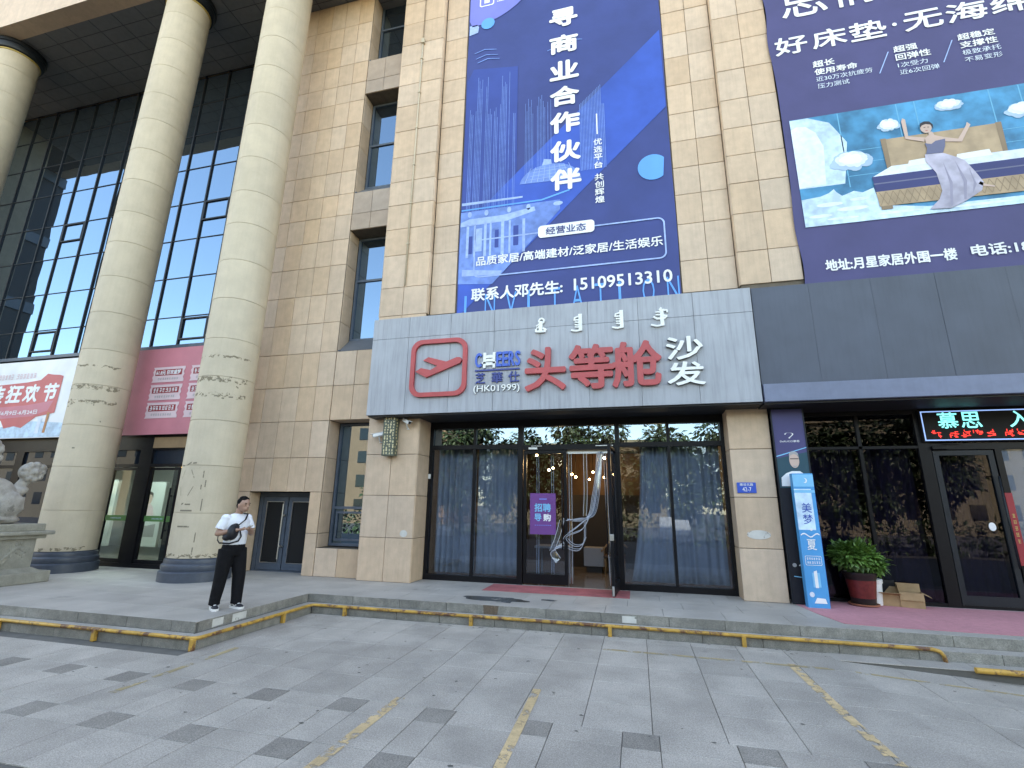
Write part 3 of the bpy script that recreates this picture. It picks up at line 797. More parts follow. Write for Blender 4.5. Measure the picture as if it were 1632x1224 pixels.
for i, cx in enumerate(COLX):
    c = column(cx)
    # scrapes and glue marks left by removed signs
    mb = MB()
    def curved(a0, a1, z0, z1, rr=.6035):
        n = max(2, int(abs(a1 - a0) / 3) + 1)
        vs_ = []
        for q in range(n + 1):
            t = q / n; a = R(a0 + (a1 - a0) * t); zc = z0 + (z1 - z0) * t
            vs_ += [(rr * math.cos(a), rr * math.sin(a), zc - .016), (rr * math.cos(a), rr * math.sin(a), zc + .016)]
        mb.add(vs_, [(2 * q, 2 * q + 2, 2 * q + 3, 2 * q + 1) for q in range(n)])
    if i == 0:
        for d in ((262, 272, 2.42, 2.48), (276, 284, 2.46, 2.47), (258, 252, 2.3, 2.12), (252, 258, 1.95, 1.76), (275, 284, 2.32, 2.14), (285, 276, 1.96, 1.76),
                  (264, 269, 1.58, 1.6), (273, 285, 1.58, 1.58), (264, 290, 1.45, 1.45), (264, 290, 1.12, 1.12)):
            curved(*d)
        for a, z0, z1 in ((300, 2.15, 2.3), (299, 1.9, 2.0), (306, 1.95, 2.1), (305, 1.45, 1.7), (303, .8, 1.0), (302, .55, .7)):
            mb.add([(.604 * math.cos(R(a)), .604 * math.sin(R(a)), z0), (.604 * math.cos(R(a + 2)), .604 * math.sin(R(a + 2)), z0),
                    (.604 * math.cos(R(a + 2)), .604 * math.sin(R(a + 2)), z1), (.604 * math.cos(R(a)), .604 * math.sin(R(a)), z1)], [(0, 1, 2, 3)])
    for q in range(12):
        a = random.uniform(200, 350); z0 = random.choice([random.uniform(4.2, 4.6), random.uniform(.6, 4.0), random.uniform(3.9, 4.05)])
        curved(a, a + random.uniform(2, 9), z0, z0 + random.uniform(-.02, .02))
    if i < 2:
        for z0, h_ in ((3.98, .09), (4.33, .12), (4.92, .05), (.50, .06)):
            bd = MB(); n_ = 48; vv = []
            for q in range(n_ + 1):
                a = R(185 + 175 * q / n_); w1 = .02 * math.sin(q * .7) + .015 * math.sin(q * 1.9)
                vv += [(.6032 * math.cos(a), .6032 * math.sin(a), z0 + w1), (.6032 * math.cos(a), .6032 * math.sin(a), z0 + h_ + w1 * .6)]
            bd.add(vv, [(2 * q, 2 * q + 2, 2 * q + 3, 2 * q + 1) for q in range(n_)])
            put('glue_band', bd.mesh('glue_band', True), 'smear', c, (COLX[i], CY, 0))
    put('scrape_marks', mb.mesh('scrape_marks'), 'scuff', c, (COLX[i], CY, 0))
# soffit and fascia of the portico
fas = MB(); fas.box(-27.5, -6.2, 8.38, 8.9, 17.52, 21.5); fas.box(-27.5, -6.2, 8.9, 12.0, 17.62, 21.5)
put('fascia', fas.mesh('fascia'), 'beige_stone', building)
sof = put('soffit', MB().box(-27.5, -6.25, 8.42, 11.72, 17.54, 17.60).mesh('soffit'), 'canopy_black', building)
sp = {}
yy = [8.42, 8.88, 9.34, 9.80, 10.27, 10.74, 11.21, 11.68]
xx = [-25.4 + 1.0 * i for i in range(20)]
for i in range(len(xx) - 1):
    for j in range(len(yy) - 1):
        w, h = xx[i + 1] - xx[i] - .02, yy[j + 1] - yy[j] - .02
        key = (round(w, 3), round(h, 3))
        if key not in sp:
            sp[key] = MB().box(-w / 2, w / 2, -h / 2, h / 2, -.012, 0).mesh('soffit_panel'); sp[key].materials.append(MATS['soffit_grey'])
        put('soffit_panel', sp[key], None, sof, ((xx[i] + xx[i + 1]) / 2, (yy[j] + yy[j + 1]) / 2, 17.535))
# curtain wall
cw = put('curtain_wall', MB().box(-25.3, -10.05, 11.80, 12.0, 5.6, 17.5).mesh('backing'), 'black_void', building)
mx_ = [-25.2 + 1.1 * i for i in range(14)] + [-10.1]
mz_ = [5.75, 6.50, 7.54, 8.98, 10.43, 11.88, 13.34, 14.80, 16.22, 17.50]
mm = MB()
for x in mx_:
    put('mullion', MB().box(x - .026, x + .026, 11.675, 11.80, 5.75, 17.5).mesh('mullion'), 'mullion_dark', cw)
for z in mz_[1:-1]:
    put('transom_bar', MB().box(-25.2, -10.1, 11.70, 11.79, z - .014, z + .014).mesh('bar'), 'mullion_dark', cw)
for i in range(len(mx_) - 1):
    for j in range(len(mz_) - 1):
        pane(cw, mx_[i] + .03, mx_[i + 1] - .03, mz_[j] + .02, mz_[j + 1] - .02, 11.72, 'curtain_glass', tilt=.0035)
    if i in (4, 10):
        for z in (6.72, 11.10): put('opening_sash', frame_box(MB(), mx_[i] + .035, mx_[i + 1] - .035, z, z + .75, 11.67, 11.715, .045).mesh('sash'), 'mullion_dark', cw)

# ------------------------------------------------------------------ shopfront 1 (the open shop)
shop = empty('shopfront', (-1.5, 11, 0), 'black-framed glass shopfront with an open door under the grey sign', 'shopfront')
YG = 10.95
fr = MB()
fr.box(-4.82, -4.74, YG - .06, YG + .06, 0, 3.60); fr.box(1.77, 1.85, YG - .06, YG + .06, 0, 3.60)
fr.box(-4.74, 1.77, YG - .06, YG + .06, 3.44, 3.60)
fr.box(-2.62, -2.50, YG - .07, YG + .07, 0, 3.44); fr.box(-.42, -.32, YG - .07, YG + .07, 0, 3.44)
fr.box(-4.74, -2.62, YG - .055, YG + .055, 2.94, 3.04); fr.box(-.32, 1.77, YG - .055, YG + .055, 2.94, 3.04)
fr.box(-2.50, -.42, YG - .055, YG + .055, 2.90, 3.02)
fr.box(-4.74, -2.62, YG - .055, YG + .055, 0, .12); fr.box(-.32, 1.77, YG - .055, YG + .055, 0, .12)
fr.box(-3.71, -3.65, YG - .05, YG + .05, .12, 3.44); fr.box(.68, .74, YG - .05, YG + .05, .12, 3.44)
put('shop_frame', fr.mesh('shop_frame'), 'black_frame', shop)
for x0, x1 in ((-4.74, -3.71), (-3.65, -2.62), (-.32, .68), (.74, 1.77)):
    pane(shop, x0, x1, .12, 2.94, YG, 'shop_glass', tilt=.003)
    pane(shop, x0, x1, 3.04, 3.44, YG, 'transom_glass', tilt=.003)
pane(shop, -2.50, -.42, 3.02, 3.44, YG, 'transom_glass', tilt=.003)
# closed leaf
leaf_ = put('door_leaf', frame_box(MB(), -2.49, -1.50, .03, 2.89, YG - .03, YG + .03, .07, .20).mesh('leaf'), 'black_frame', shop)
pane(leaf_, -2.42, -1.57, .23, 2.82, YG - .005, 'shop_glass')
put('handle', MB().tube([(-1.60, YG - .10, .75), (-1.60, YG - .10, 2.5)], .014, 8).mesh('handle', True), 'black_frame', leaf_)
put('door_closer', MB().box(-2.36, -2.16, YG - .10, YG - .04, 2.905, 2.96, .006).box(-2.3, -2.05, YG - .09, YG - .075, 2.98, 2.99).mesh('closer'), 'silver_metal', shop)
put('door_closer', MB().box(-.84, -.46, YG - .10, YG - .07, 2.96, 2.985, .006).mesh('closer'), 'silver_metal', shop)
# open leaf, swung outwards about the right jamb
ol = empty('open_door_leaf', (-.44, YG - .06, 0)); ol.parent = shop; ol.location = Vector((-.44, YG - .06, 0)) - WL[shop.name]; ol.rotation_euler = (0, 0, R(86))
put('leaf_frame', frame_box(MB(), -.98, 0, .03, 2.88, -.03, .03, .06, .20).mesh('leaf'), 'black_frame', ol, local=True)
put('pane', MB().box(-.92, -.06, -.004, .004, .23, 2.82).mesh('pane'), 'shop_glass', ol, local=True)
put('handle', MB().tube([(-.9, .09, .75), (-.9, .09, 2.5)], .014, 8).tube([(-.9, -.09, .75), (-.9, -.09, 2.5)], .014, 8).mesh('handle', True), 'black_frame', ol, local=True)
put('lock', MB().box(-.99, -.94, -.04, .04, 1.02, 1.14, .006).mesh('lock'), 'silver_metal', ol, local=True)
put('foot_bolt', MB().box(-.995, -.975, -.02, .02, .03, .20, .004).mesh('bolt'), 'silver_metal', ol, local=True)
put('access_reader', MB().box(-4.815, -4.755, YG - .085, YG - .06, 2.25, 2.36, .006).mesh('reader'), 'white_plastic', shop)
# recruiting poster
po = empty('poster', (-2.03, YG - .045, 1.05), 'purple recruiting poster stuck on the closed glass door leaf', 'poster')
put('sheet', MB().box(-2.33, -1.75, YG - .046, YG - .043, 1.05, 1.93).mesh('sheet'), 'print_purple', po)
yp = YG - .0475
text(po, '招聘', -2.23, -1.86, 1.53, 1.71, yp, 'print_lightcyan', .03)
text(po, '导', -2.23, -2.07, 1.33, 1.49, yp, 'print_lightcyan', .03)
text(po, '购', -2.03, -1.86, 1.33, 1.49, yp, 'print_white', .04)
art(po, [(-2.12, 1.79), (-1.95, 1.79), (-1.95, 1.82), (-2.12, 1.82)], yp, 'print_lilac')
for i in range(9): art(po, [(-2.22 + i * .042, 1.235), (-2.19 + i * .042, 1.235), (-2.19 + i * .042, 1.252), (-2.22 + i * .042, 1.252)], yp, 'print_lilac')
# interior
room = empty('shop_interior', (-1.5, 14, 0), 'dim brown showroom seen through the open shop door', 'room')
ri = MB(); ri.box(-5.0, 2.0, 17.0, 17.2, 0, 3.6); ri.box(-5.08, -4.85, 11.02, 17.0, 0, 3.6); ri.box(1.9, 2.1, 11.02, 17.0, 0, 3.6)
put('room_wall', ri.mesh('room_wall'), 'brown_wall', room)
put('room_floor', MB().box(-4.85, 1.9, 10.90, 17.0, -.01, .006).mesh('room_floor'), 'shop_floor', room)
put('room_ceiling', MB().box(-4.85, 1.9, 11.02, 17.0, 3.45, 3.6).mesh('room_ceiling'), 'dark_wall', room)
put('partition', MB().box(-1.9, 1.6, 14.6, 14.75, 0, 2.0).mesh('partition'), 'dark_wall', room)
for i, (x, y, z) in enumerate(((-2.5, 12.5, 2.95), (-2.35, 14.2, 2.75), (-1.95, 15.4, 2.65), (-2.3, 13.2, 2.62), (-1.7, 14.3, 2.5), (-.75, 12.4, 2.85), (-1.3, 15.5, 2.72), (.25, 13.0, 2.62), (-1.0, 16.2, 2.6), (-1.5, 16.4, 2.55), (-.7, 16.3, 2.7))):
    put('spot_lamp', MB().ell((0, 0, 0), (.035, .035, .035), n=10, m=6).mesh('lamp', True), 'lamp_warm', room, (x, y, z))
    put('lamp_rod', MB().box(-.008, .008, -.008, .008, .03, 3.46 - z).mesh('rod'), 'black_frame', room, (x, y, z))
for x, y in ((-2.0, 13.2), (-.6, 15.6), (.6, 12.9)):
    ld = bpy.data.lights.new('spot_lamp_light', 'POINT'); ld.energy = 5; ld.color = (1.0, .72, .42); ld.shadow_soft_size = .08
    lo = bpy.data.objects.new('spot_lamp_light', ld); COL.objects.link(lo); lo.parent = room; lo.location = Vector((x, y, 2.8)) - WL[room.name]
tb = empty('display_box', (-1.15, 13.6, 0), 'grey box-shaped cabinet on the showroom floor behind the doorway', 'cabinet')
put('body', MB().box(-1.42, -.9, 13.4, 13.9, .16, .62, .01).mesh('body'), 'furniture_grey', tb)
put('plinth', MB().box(-1.36, -.96, 13.45, 13.85, .0, .16).mesh('plinth'), 'dark_wall', tb)
ct = empty('white_table', (-2.0, 13.0, 0), 'pale low table with a cup behind the closed door leaf', 'table')
put('table_top', MB().box(-2.6, -1.7, 12.7, 13.3, .62, .68, .008).mesh('table_top'), 'furniture_grey', ct)
for x in (-2.5, -1.8):
    for y in (12.78, 13.22): put('leg', MB().box(x - .02, x + .02, y - .02, y + .02, 0, .62).mesh('leg'), 'furniture_grey', ct)
put('cup', MB().lathe([(.03, 0), (.04, .12), (.036, .12)], n=14).mesh('cup', True), 'white_plastic', label='small white cup on the pale showroom table', cat='cup', loc=(-2.0, 12.9, .68))
sc_ = empty('chair', (-.55, 13.4, 0), 'curved wooden chair standing inside the doorway', 'chair')
put('backrest', MB().tube([(-.95, 13.2, .55), (-.75, 13.3, .78), (-.5, 13.4, .80), (-.3, 13.3, .66)], .025, 8).mesh('back', True), 'cardboard', sc_)
put('seat', MB().box(-.9, -.35, 13.2, 13.7, .40, .46, .015).mesh('seat'), 'brown_wall', sc_)
for x, y in ((-.86, 13.24), (-.39, 13.24), (-.86, 13.66), (-.39, 13.66)): put('leg', MB().tube([(x, y, 0), (x, y, .41)], .018, 8).mesh('leg', True), 'cardboard', sc_)
# curtains behind the glass
def curtain(name, x0, x1, z0, z1, y, m, label, amp=.045, wl=.17, pull=0.0):
    n = int((x1 - x0) / .02); rows = 9; vs_ = []; fs = []
    ph = random.uniform(0, 6)
    for k in range(rows):
        t = k / (rows - 1); z = z0 + (z1 - z0) * t
        for i in range(n + 1):
            u = i / n
            xx_ = x0 + (x1 - x0) * u + pull * (1 - t) ** 2 * (1 - u)
            w_ = math.sin((u * (x1 - x0)) / wl * 2 * math.pi + ph + .9 * math.sin(3 * u + t)) * amp * (.55 + .45 * math.sin(7 * u + ph)) + .02 * math.sin(u * 43 + ph * 2)
            vs_.append((xx_, y + w_, z))
    for k in range(rows - 1):
        for i in range(n):
            a = k * (n + 1) + i
            fs.append((a, a + 1, a + n + 2, a + n + 1))
    o = put(name, MB().add(vs_, fs).mesh(name, True), m, label=label, cat='curtain')
    md = o.modifiers.new('thickness', 'SOLIDIFY'); md.thickness = .004
    return o
curtain('curtain', -4.70, -3.72, .14, 2.98, 11.22, 'curtain_cloth', 'blue-grey curtain behind the far left pane of the open shop')
curtain('curtain', -3.68, -2.66, .14, 2.98, 11.24, 'curtain_cloth', 'smooth blue-grey curtain just left of the closed door leaf', .025, .3)
curtain('curtain', .10, .70, .14, 2.98, 11.22, 'curtain_cloth', 'blue-grey curtain half drawn right of the open door', .03, .28, pull=-.28)
curtain('curtain', .74, 1.75, .14, 2.98, 11.24, 'curtain_cloth', 'deeply pleated blue-grey curtain beside the right stone pier', .05, .2)
# clear plastic door strips gathered to one side
pv = empty('strip_curtain', (-1.1, 11.06, 0), 'clear plastic strip curtain tied up in the open doorway', 'strip curtain')
put('hanging_rail', MB().box(-2.4, -.45, 11.04, 11.07, 2.82, 2.90).mesh('rail'), 'silver_metal', pv)
def strip(pts, w, dx=(1, 0, 0)):
    P_ = []
    pts = [Vector(p) for p in pts]
    for i in range(len(pts) - 1):      # smooth by subdividing with Catmull-Rom
        p0, p1, p2, p3 = pts[max(i - 1, 0)], pts[i], pts[i + 1], pts[min(i + 2, len(pts) - 1)]
        for q in range(6):
            t = q / 6
            P_.append(.5 * ((2 * p1) + (p2 - p0) * t + (2 * p0 - 5 * p1 + 4 * p2 - p3) * t * t + (3 * p1 - p0 - 3 * p2 + p3) * t ** 3))
    P_.append(pts[-1])
    d = Vector(dx).normalized() * w / 2
    vs_ = []; fs = []
    for i, p in enumerate(P_):
        c = Vector((0, .012 * math.sin(i * .5), 0))
        vs_ += [p - d, p + c, p + d]
    for i in range(len(P_) - 1):
        a = 3 * i; fs += [(a, a + 1, a + 4, a + 3), (a + 1, a + 2, a + 5, a + 4)]
    o = put('plastic_strip', MB().add(vs_, fs).mesh('strip', True), 'pvc', pv)
    e = MB()
    e.tube([p - d for p in P_], .006, 5); e.tube([p + d for p in P_], .006, 5)
    put('strip_edge', e.mesh('strip_edge', True), 'pvc_edge', pv)
yv = 11.06
strip([(-1.44, yv, 2.86), (-1.44, yv, 1.6), (-1.45, yv, .05)], .06)
strip([(-1.10, yv, 2.86), (-1.10, yv, 2.0), (-1.13, yv - .02, 1.45)], .07)
for i in range(4):
    o_ = i * .02
    strip([(-.80 + o_ * 1.2, yv - o_, 2.86), (-.84 + o_, yv - .03 - o_, 2.35), (-.93 + o_ * 1.5, yv - .05 - o_, 1.85), (-1.02 + o_, yv - .07, 1.47), (-1.25, yv - .10 - o_, 1.34 + o_), (-1.56, yv - .1, 1.40 - o_)], .075, (.8, .5, 0))
strip([(-1.02, yv - .08, 1.46), (-1.18, yv - .12, 1.18), (-1.52, yv - .12, 1.02), (-1.35, yv - .1, .84), (-1.15, yv - .08, .92), (-1.13, yv - .05, 1.35)], .06, (.3, .6, .4))
strip([(-1.03, yv - .08, 1.44), (-1.30, yv - .13, 1.22), (-1.58, yv - .12, 1.00), (-1.50, yv - .1, .80), (-1.25, yv - .08, .76), (-1.12, yv - .05, 1.0)], .06, (.3, .6, .5))
strip([(-1.55, yv - .14, .86), (-1.72, yv - .16, .80), (-1.82, yv - .16, .70), (-1.70, yv - .16, .52)], .14, (.6, .2, .6))
strip([(-1.62, yv - .14, 1.36), (-1.72, yv - .16, 1.0), (-1.84, yv - .16, .72)], .10, (.8, .3, 0))
for x in (-2.20, -1.86): strip([(x, yv + .06, 2.82), (x + .01, yv + .06, 1.5), (x, yv + .06, .15)], .05)
strip([(-.66, yv, 2.86), (-.64, yv, 1.5), (-.60, yv, .05)], .05)

# ------------------------------------------------------------------ grey sign board over shop 1
sign = empty('sign_board', (-1.8, 9.85, 3.63), 'grey metal shop sign with raised red characters and a red aeroplane emblem', 'shop sign')
YS = 9.85
put('sign_box', MB().box(-6.0, 2.40, YS + .03, 10.24, 3.64, 5.98).mesh('sign_box'), 'alu_edge', sign)
px_ = [-6.0, -5.05, -4.0, -2.95, -1.9, -.85, .2, 1.3, 2.41]
for i in range(8):
    for z0, z1 in ((3.63, 5.47), (5.47, 5.99)):
        me = tile_mesh(round(px_[i + 1] - px_[i] - .006, 3), round(z1 - z0 - .006, 3), .028, .003)
        if len(me.materials) == 0: me.materials.append(MATS['alu_panel'])
        put('panel', me, None, sign, ((px_[i] + px_[i + 1]) / 2, YS + random.uniform(-.001, .001), (z0 + z1) / 2))
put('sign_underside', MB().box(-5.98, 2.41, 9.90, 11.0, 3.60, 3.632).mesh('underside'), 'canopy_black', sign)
# emblem
emb = put('emblem_frame', ring_prism(MB(), round_rect(-4.93, -3.56, 4.00, 5.36, .26), round_rect(-4.83, -3.66, 4.10, 5.26, .20), YS - .07, YS - .002).mesh('emblem_frame'), 'sign_red', sign)
prism_m = MB()
prism(prism_m, [(-4.80, 4.60), (-4.66, 4.68), (-4.43, 4.62), (-4.26, 4.71), (-4.62, 4.86), (-4.49, 4.93), (-4.05, 4.80), (-3.80, 4.89), (-3.71, 4.88), (-3.68, 4.82), (-3.72, 4.75), (-4.53, 4.45)], YS - .07, YS - .002)
put('aeroplane', prism_m.mesh('aeroplane'), 'sign_red', sign)
YL = YS - .012
def letter(s, x0, x1, z0, z1, m, d=.06, b=.02, side=None): return text(sign, s, x0, x1, z0, z1, YL + .008, m, b, d, 'letter', side)
letter('头', -2.22, -1.33, 4.01, 4.98, 'sign_red', .09, .026)
letter('等', -1.27, -.33, 4.01, 4.98, 'sign_red', .09, .026)
letter('舱', -.38, .62, 4.01, 4.99, 'sign_red', .09, .026)
letter('沙', .71, 1.42, 4.53, 5.02, 'sign_white', .07, .025, 'letter_side')
letter('发', .70, 1.42, 4.00, 4.49, 'sign_white', .07, .025, 'letter_side')
cw_ = [('C', -3.37, -3.22), ('E', -2.88, -2.75), ('E', -2.74, -2.61), ('R', -2.60, -2.46), ('S', -2.45, -2.33)]
for s, a, b in cw_: letter(s, a, b, 4.62, 4.96, 'sign_blue', .04, .028)
# the chair that stands for the second letter
ch = MB(); y0, y1 = YL - .03, YL + .008
for a, b, c, d in ((-3.18, -3.12, 4.60, 4.96), (-2.96, -2.90, 4.60, 4.96), (-3.21, -3.12, 4.70, 4.74), (-2.96, -2.87, 4.70, 4.74), (-3.12, -2.96, 4.66, 4.73), (-3.12, -2.96, 4.75, 4.81), (-3.12, -2.96, 4.83, 4.90)):
    ch.box(a, b, y0, y1, c, d)
put('chair_emblem', ch.mesh('chair_emblem'), 'sign_white', sign)
put('rule', MB().box(-3.37, -2.35, YL - .02, YL + .008, 4.535, 4.57).mesh('rule'), 'sign_navy', sign)
for s, a, b in (('芝', -3.35, -3.13), ('華', -2.98, -2.73), ('仕', -2.60, -2.35)): letter(s, a, b, 4.25, 4.50, 'sign_navy', .03, .02)
letter('(HK01999)', -3.39, -2.34, 4.02, 4.21, 'sign_white', .03, .012, 'letter_side')
# vertical-script words: a stem with teeth, loops and tails, cut from white plate
def word(x, zt, zb, kind):
    mb = MB(); Y0, Y1 = YL - .03, YL + .008
    w = .045
    def seg(pts, r): # ribbon of boxes along a polyline
        nonlocal Y0
        for (xa, za), (xb, zb_) in zip(pts[:-1], pts[1:]):
            L_ = math.hypot(xb - xa, zb_ - za)
            if L_ < 1e-5: continue
            nx, nz = -(zb_ - za) / L_ * r, (xb - xa) / L_ * r
            ex, ez = (xb - xa) / L_ * r * .6, (zb_ - za) / L_ * r * .6
            Y0 -= .0006
            prism(mb, [(xa + nx - ex, za + nz - ez), (xa - nx - ex, za - nz - ez), (xb - nx + ex, zb_ - nz + ez), (xb + nx + ex, zb_ + nz + ez)], Y0, Y1)
    H = zt - zb
    if kind == 0:
        seg([(x + .02 + .055 * math.cos(a / 8 * math.pi), zt - .07 + .055 * math.sin(a / 8 * math.pi)) for a in range(0, 17)], .018)
        seg([(x, zt - .10), (x, zb + .06)], .04)
        for q in (.15, .21): seg([(x - .03, zt - q), (x - .09, zt - q - .03)], .014)
        seg([(x - .10, zb + .07), (x - .10, zb + .03), (x, zb + .02), (x + .09, zb + .02), (x + .11, zb + .06), (x + .06, zb + .09)], .022)
    elif kind in (1, 2):
        seg([(x + .06, zt), (x + .06, zb + .04)], .038)
        seg([(x + .03, zt - .03), (x - .06, zt - .06), (x - .07, zt - .11), (x + .03, zt - .11)], .016)
        for q in (.17, .23, .28): seg([(x + .03, zt - q), (x - .05, zt - q + .01)], .015)
        seg([(x + .07, zb + .03), (x - .04, zb + .015), (x - .13, zb + .04)], .018)
    else:
        seg([(x + .05, zt), (x + .02, zt - .04), (x + .16, zt - .06), (x + .17, zt - .10)], .018)
        seg([(x + .06, zt - .05), (x + .06, zb + .04)], .038)
        for q in (.09, .15): seg([(x + .03, zt - q), (x - .06, zt - q + .005)], .016)
        seg([(x - .10, zt - .19), (x - .04, zt - .235), (x + .10, zt - .235), (x + .15, zt - .19), (x + .09, zt - .17)], .02)
        seg([(x + .07, zb + .03), (x - .06, zb + .015), (x - .16, zb + .05)], .018)
    put('script_word', mb.mesh('script_word'), 'sign_white', sign)
word(-1.88, 5.68, 5.34, 0); word(-1.07, 5.68, 5.30, 1); word(-.20, 5.69, 5.30, 2); word(.62, 5.69, 5.28, 3)

# lamp box and cameras on the left pier
lb = empty('wall_lamp', (-5.45, 10.1, 2.85), 'tall green wall lamp with cream pebble pattern under the sign', 'wall lamp')
put('lamp_box', MB().box(-5.63, -5.33, 10.02, 10.22, 2.72, 3.62, .008).mesh('lamp_box'), 'mosaic_green', lb)
pb = []
cells = [(i, j) for i in range(4) for j in range(13)]
for i, j in cells:
    x = -5.595 + .072 * i + random.uniform(-.012, .012) + .02; z = 2.775 + .066 * j + random.uniform(-.015, .015)
    rx, rz = random.uniform(.013, .024), random.uniform(.016, .034)
    put('pebble_inlay', prism(MB(), disc_pts(0, 0, rx, rz, 7), -.004, .004).mesh('pebble'), 'mosaic_cream', lb, (x, 10.018, z))
for j in range(12):
    put('pebble_inlay', prism(MB(), disc_pts(0, 0, .02, .024, 7), -.004, .004).mesh('pebble'), 'mosaic_cream', lb, (-5.328, 10.12 + random.uniform(-.05, .05), 2.78 + .07 * j), (0, 0, R(90)))
def cctv(x, y, z, yaw, pitch, label):
    c = empty('security_camera', (x, y, z), label, 'camera', 'cameras beside the wall lamp')
    put('bracket', MB().tube([(x, y, z - .16), (x, y - .07, z - .13), (x, y - .12, z - .04)], .016, 8).lathe([(.035, 0), (.035, .015)], (x, y, z - .18), 14).mesh('bracket', True, auto=40), 'white_plastic', c)
    b = put('housing', MB().box(-.045, .045, -.14, .12, -.04, .035, .012).mesh('housing'), 'white_plastic', c, (x, y - .12, z), (R(pitch), 0, R(yaw)))
    put('sun_shield', MB().box(-.052, .052, -.18, .11, .036, .044, .003).mesh('shield'), 'white_plastic', b, local=True)
    put('lens', MB().box(-.03, .03, -.146, -.139, -.028, .025).mesh('lens'), 'phone_black', b, local=True)
cctv(-5.78, 10.24, 3.22, -75, 12, 'small white security camera left of the green wall lamp')
cctv(-5.10, 10.24, 3.52, 60, 22, 'white bullet camera tucked under the sign right of the lamp')
ppipe = empty('wall_conduit', (-5.5, 10.2, 6), 'thin beige conduit running up the left pilaster', 'pipe')
put('pipe', MB().tube([(-5.46, 10.225, 7.05), (-5.46, 10.225, 14.75)], .022, 8).mesh('pipe', True), 'column_stone', ppipe)
put('junction_box', MB().box(-5.50, -5.40, 10.17, 10.245, 14.75, 14.92, .01).mesh('box'), 'column_stone', ppipe)
put('wire', MB().tube([(-5.45, 10.225, 14.92), (-5.46, 10.225, 18)], .006, 6).mesh('wire', True), 'stone_joint', ppipe)
for z in (8.2, 9.4, 10.6, 11.8, 13.0, 14.2): put('clip', MB().box(-5.495, -5.425, 10.195, 10.246, z, z + .03).mesh('clip'), 'column_stone', ppipe)
# street number plate
pl = empty('number_plate', (2.02, 10.37, 1.9), 'small blue street number plate on the right stone pier', 'street sign')
put('plate', MB().box(1.90, 2.24, 10.375, 10.392, 1.95, 2.15, .005).mesh('plate'), 'plate_blue', pl)
text(pl, '建设北路', 1.95, 2.19, 2.085, 2.135, 10.3735, 'print_white', .012)
text(pl, '42-7', 1.99, 2.15, 1.98, 2.06, 10.3735, 'print_white', .01)

# ------------------------------------------------------------------ blue banner
def cloth(x0, x1, z0, z1, y, name, amp=.006, nx=26, nz=40, edge=None):
    vs_ = []; fs = []
    for k in range(nz + 1):
        for i in range(nx + 1):
            u, t = i / nx, k / nz
            w_ = amp * (math.sin(u * 9 + t * 4) * math.sin(t * 13 + u * 2) + .6 * math.sin(u * 23 + t * 17))
            dx = 0.0
            if edge and i in (0, nx): dx = edge * math.sin(t * 21 + 2 * math.sin(t * 9)) * (1 if i == 0 else -1)
            vs_.append((x0 + (x1 - x0) * u + dx, y + abs(w_) * .5 + .002, z0 + (z1 - z0) * t))
    for k in range(nz):
        for i in range(nx):
            a = k * (nx + 1) + i
            fs.append((a, a + 1, a + nx + 2, a + nx + 1))
    return MB().add(vs_, fs).mesh(name, True)
BY = 10.40
bb = empty('advertising_banner', (-1.5, BY, 6.0), 'tall blue fabric banner with white characters and a phone number', 'banner')
put('fabric', cloth(-4.11, 1.17, 6.02, 18.6, BY, 'fabric', .006, edge=.008), 'print_navy', bb)
k = BY - .004
band = [(1.12, 13.62), (1.14, 11.22), (-.87, 9.27), (-3.0, 7.15), (-4.08, 6.1), (-4.08, 8.55), (-3.0, 9.62)]
art(bb, band, k, 'print_blue'); k -= .002
art(bb, [(-4.08, 13.2), (-3.9, 13.6), (-2.62, 13.4), (-2.62, 9.98), (-4.08, 8.58)], k, 'print_mid')
k -= .002
# skyscraper fins
fins = MB()
for i in range(34):
    x = -4.0 + i * .041
    zt = (13.3 if .3 < (i % 17) / 17 < .8 else 12.3) - random.uniform(0, .5)
    if random.random() < .72: fins.poly([(x, 9.0), (x + .012, 9.0), (x + .012, zt), (x, zt)], k)
for i in range(18):
    x = -2.40 + i * .04
    zt = 12.4 - random.uniform(0, .7)
    if random.random() < .6: fins.poly([(x, 9.7), (x + .011, 9.7), (x + .011, zt), (x, zt)], k)
put('printed_fins', fins.mesh('fins'), 'print_light', bb)
fins = MB()
for i in range(17):
    x = -.97 + i * .038
    zt = 11.75 + .5 * min(i / 14, 1) - (.6 if i > 14 else 0)
    fins.poly([(x, 9.75), (x + .016, 9.75), (x + .016, zt), (x, zt)], k)
put('printed_fins', fins.mesh('fins'), 'print_light', bb)
k -= .002
# dome, terrace, colonnade
art(bb, [(-2.55, 9.62)] + [(-1.76 + .78 * math.cos(R(a)), 9.55 + .55 * math.sin(R(a))) for a in range(172, 8, -12)] + [(-.96, 9.55)], k, 'print_light')
gr_ = MB()
for i in range(9):
    x = -2.4 + i * .16
    gr_.poly([(x, 9.62), (x + .015, 9.62), (x * .75 - .44 + .01, 10.05), (x * .75 - .44, 10.05)], k - .002)
for z in (9.70, 9.80, 9.90, 9.98): gr_.poly([(-2.4 + (z - 9.6) * .7, z), (-1.1 - (z - 9.6) * .7, z), (-1.1 - (z - 9.6) * .7, z + .012), (-2.4 + (z - 9.6) * .7, z + .012)], k - .002)
put('printed_grid', gr_.mesh('grid'), 'print_pale', bb)
art(bb, [(-1.95, 10.08), (-1.70, 10.08), (-1.72, 10.22), (-1.9, 10.26)], k - .002, 'print_pale')
art(bb, [(-4.08, 9.22), (-2.45, 9.22), (-2.45, 9.27), (-4.08, 9.30)], k, 'print_pale')
art(bb, [(-4.08, 9.06), (-1.95, 9.06), (-1.25, 9.24), (-1.25, 9.28), (-1.97, 9.10), (-4.08, 9.10)], k, 'print_cyan')
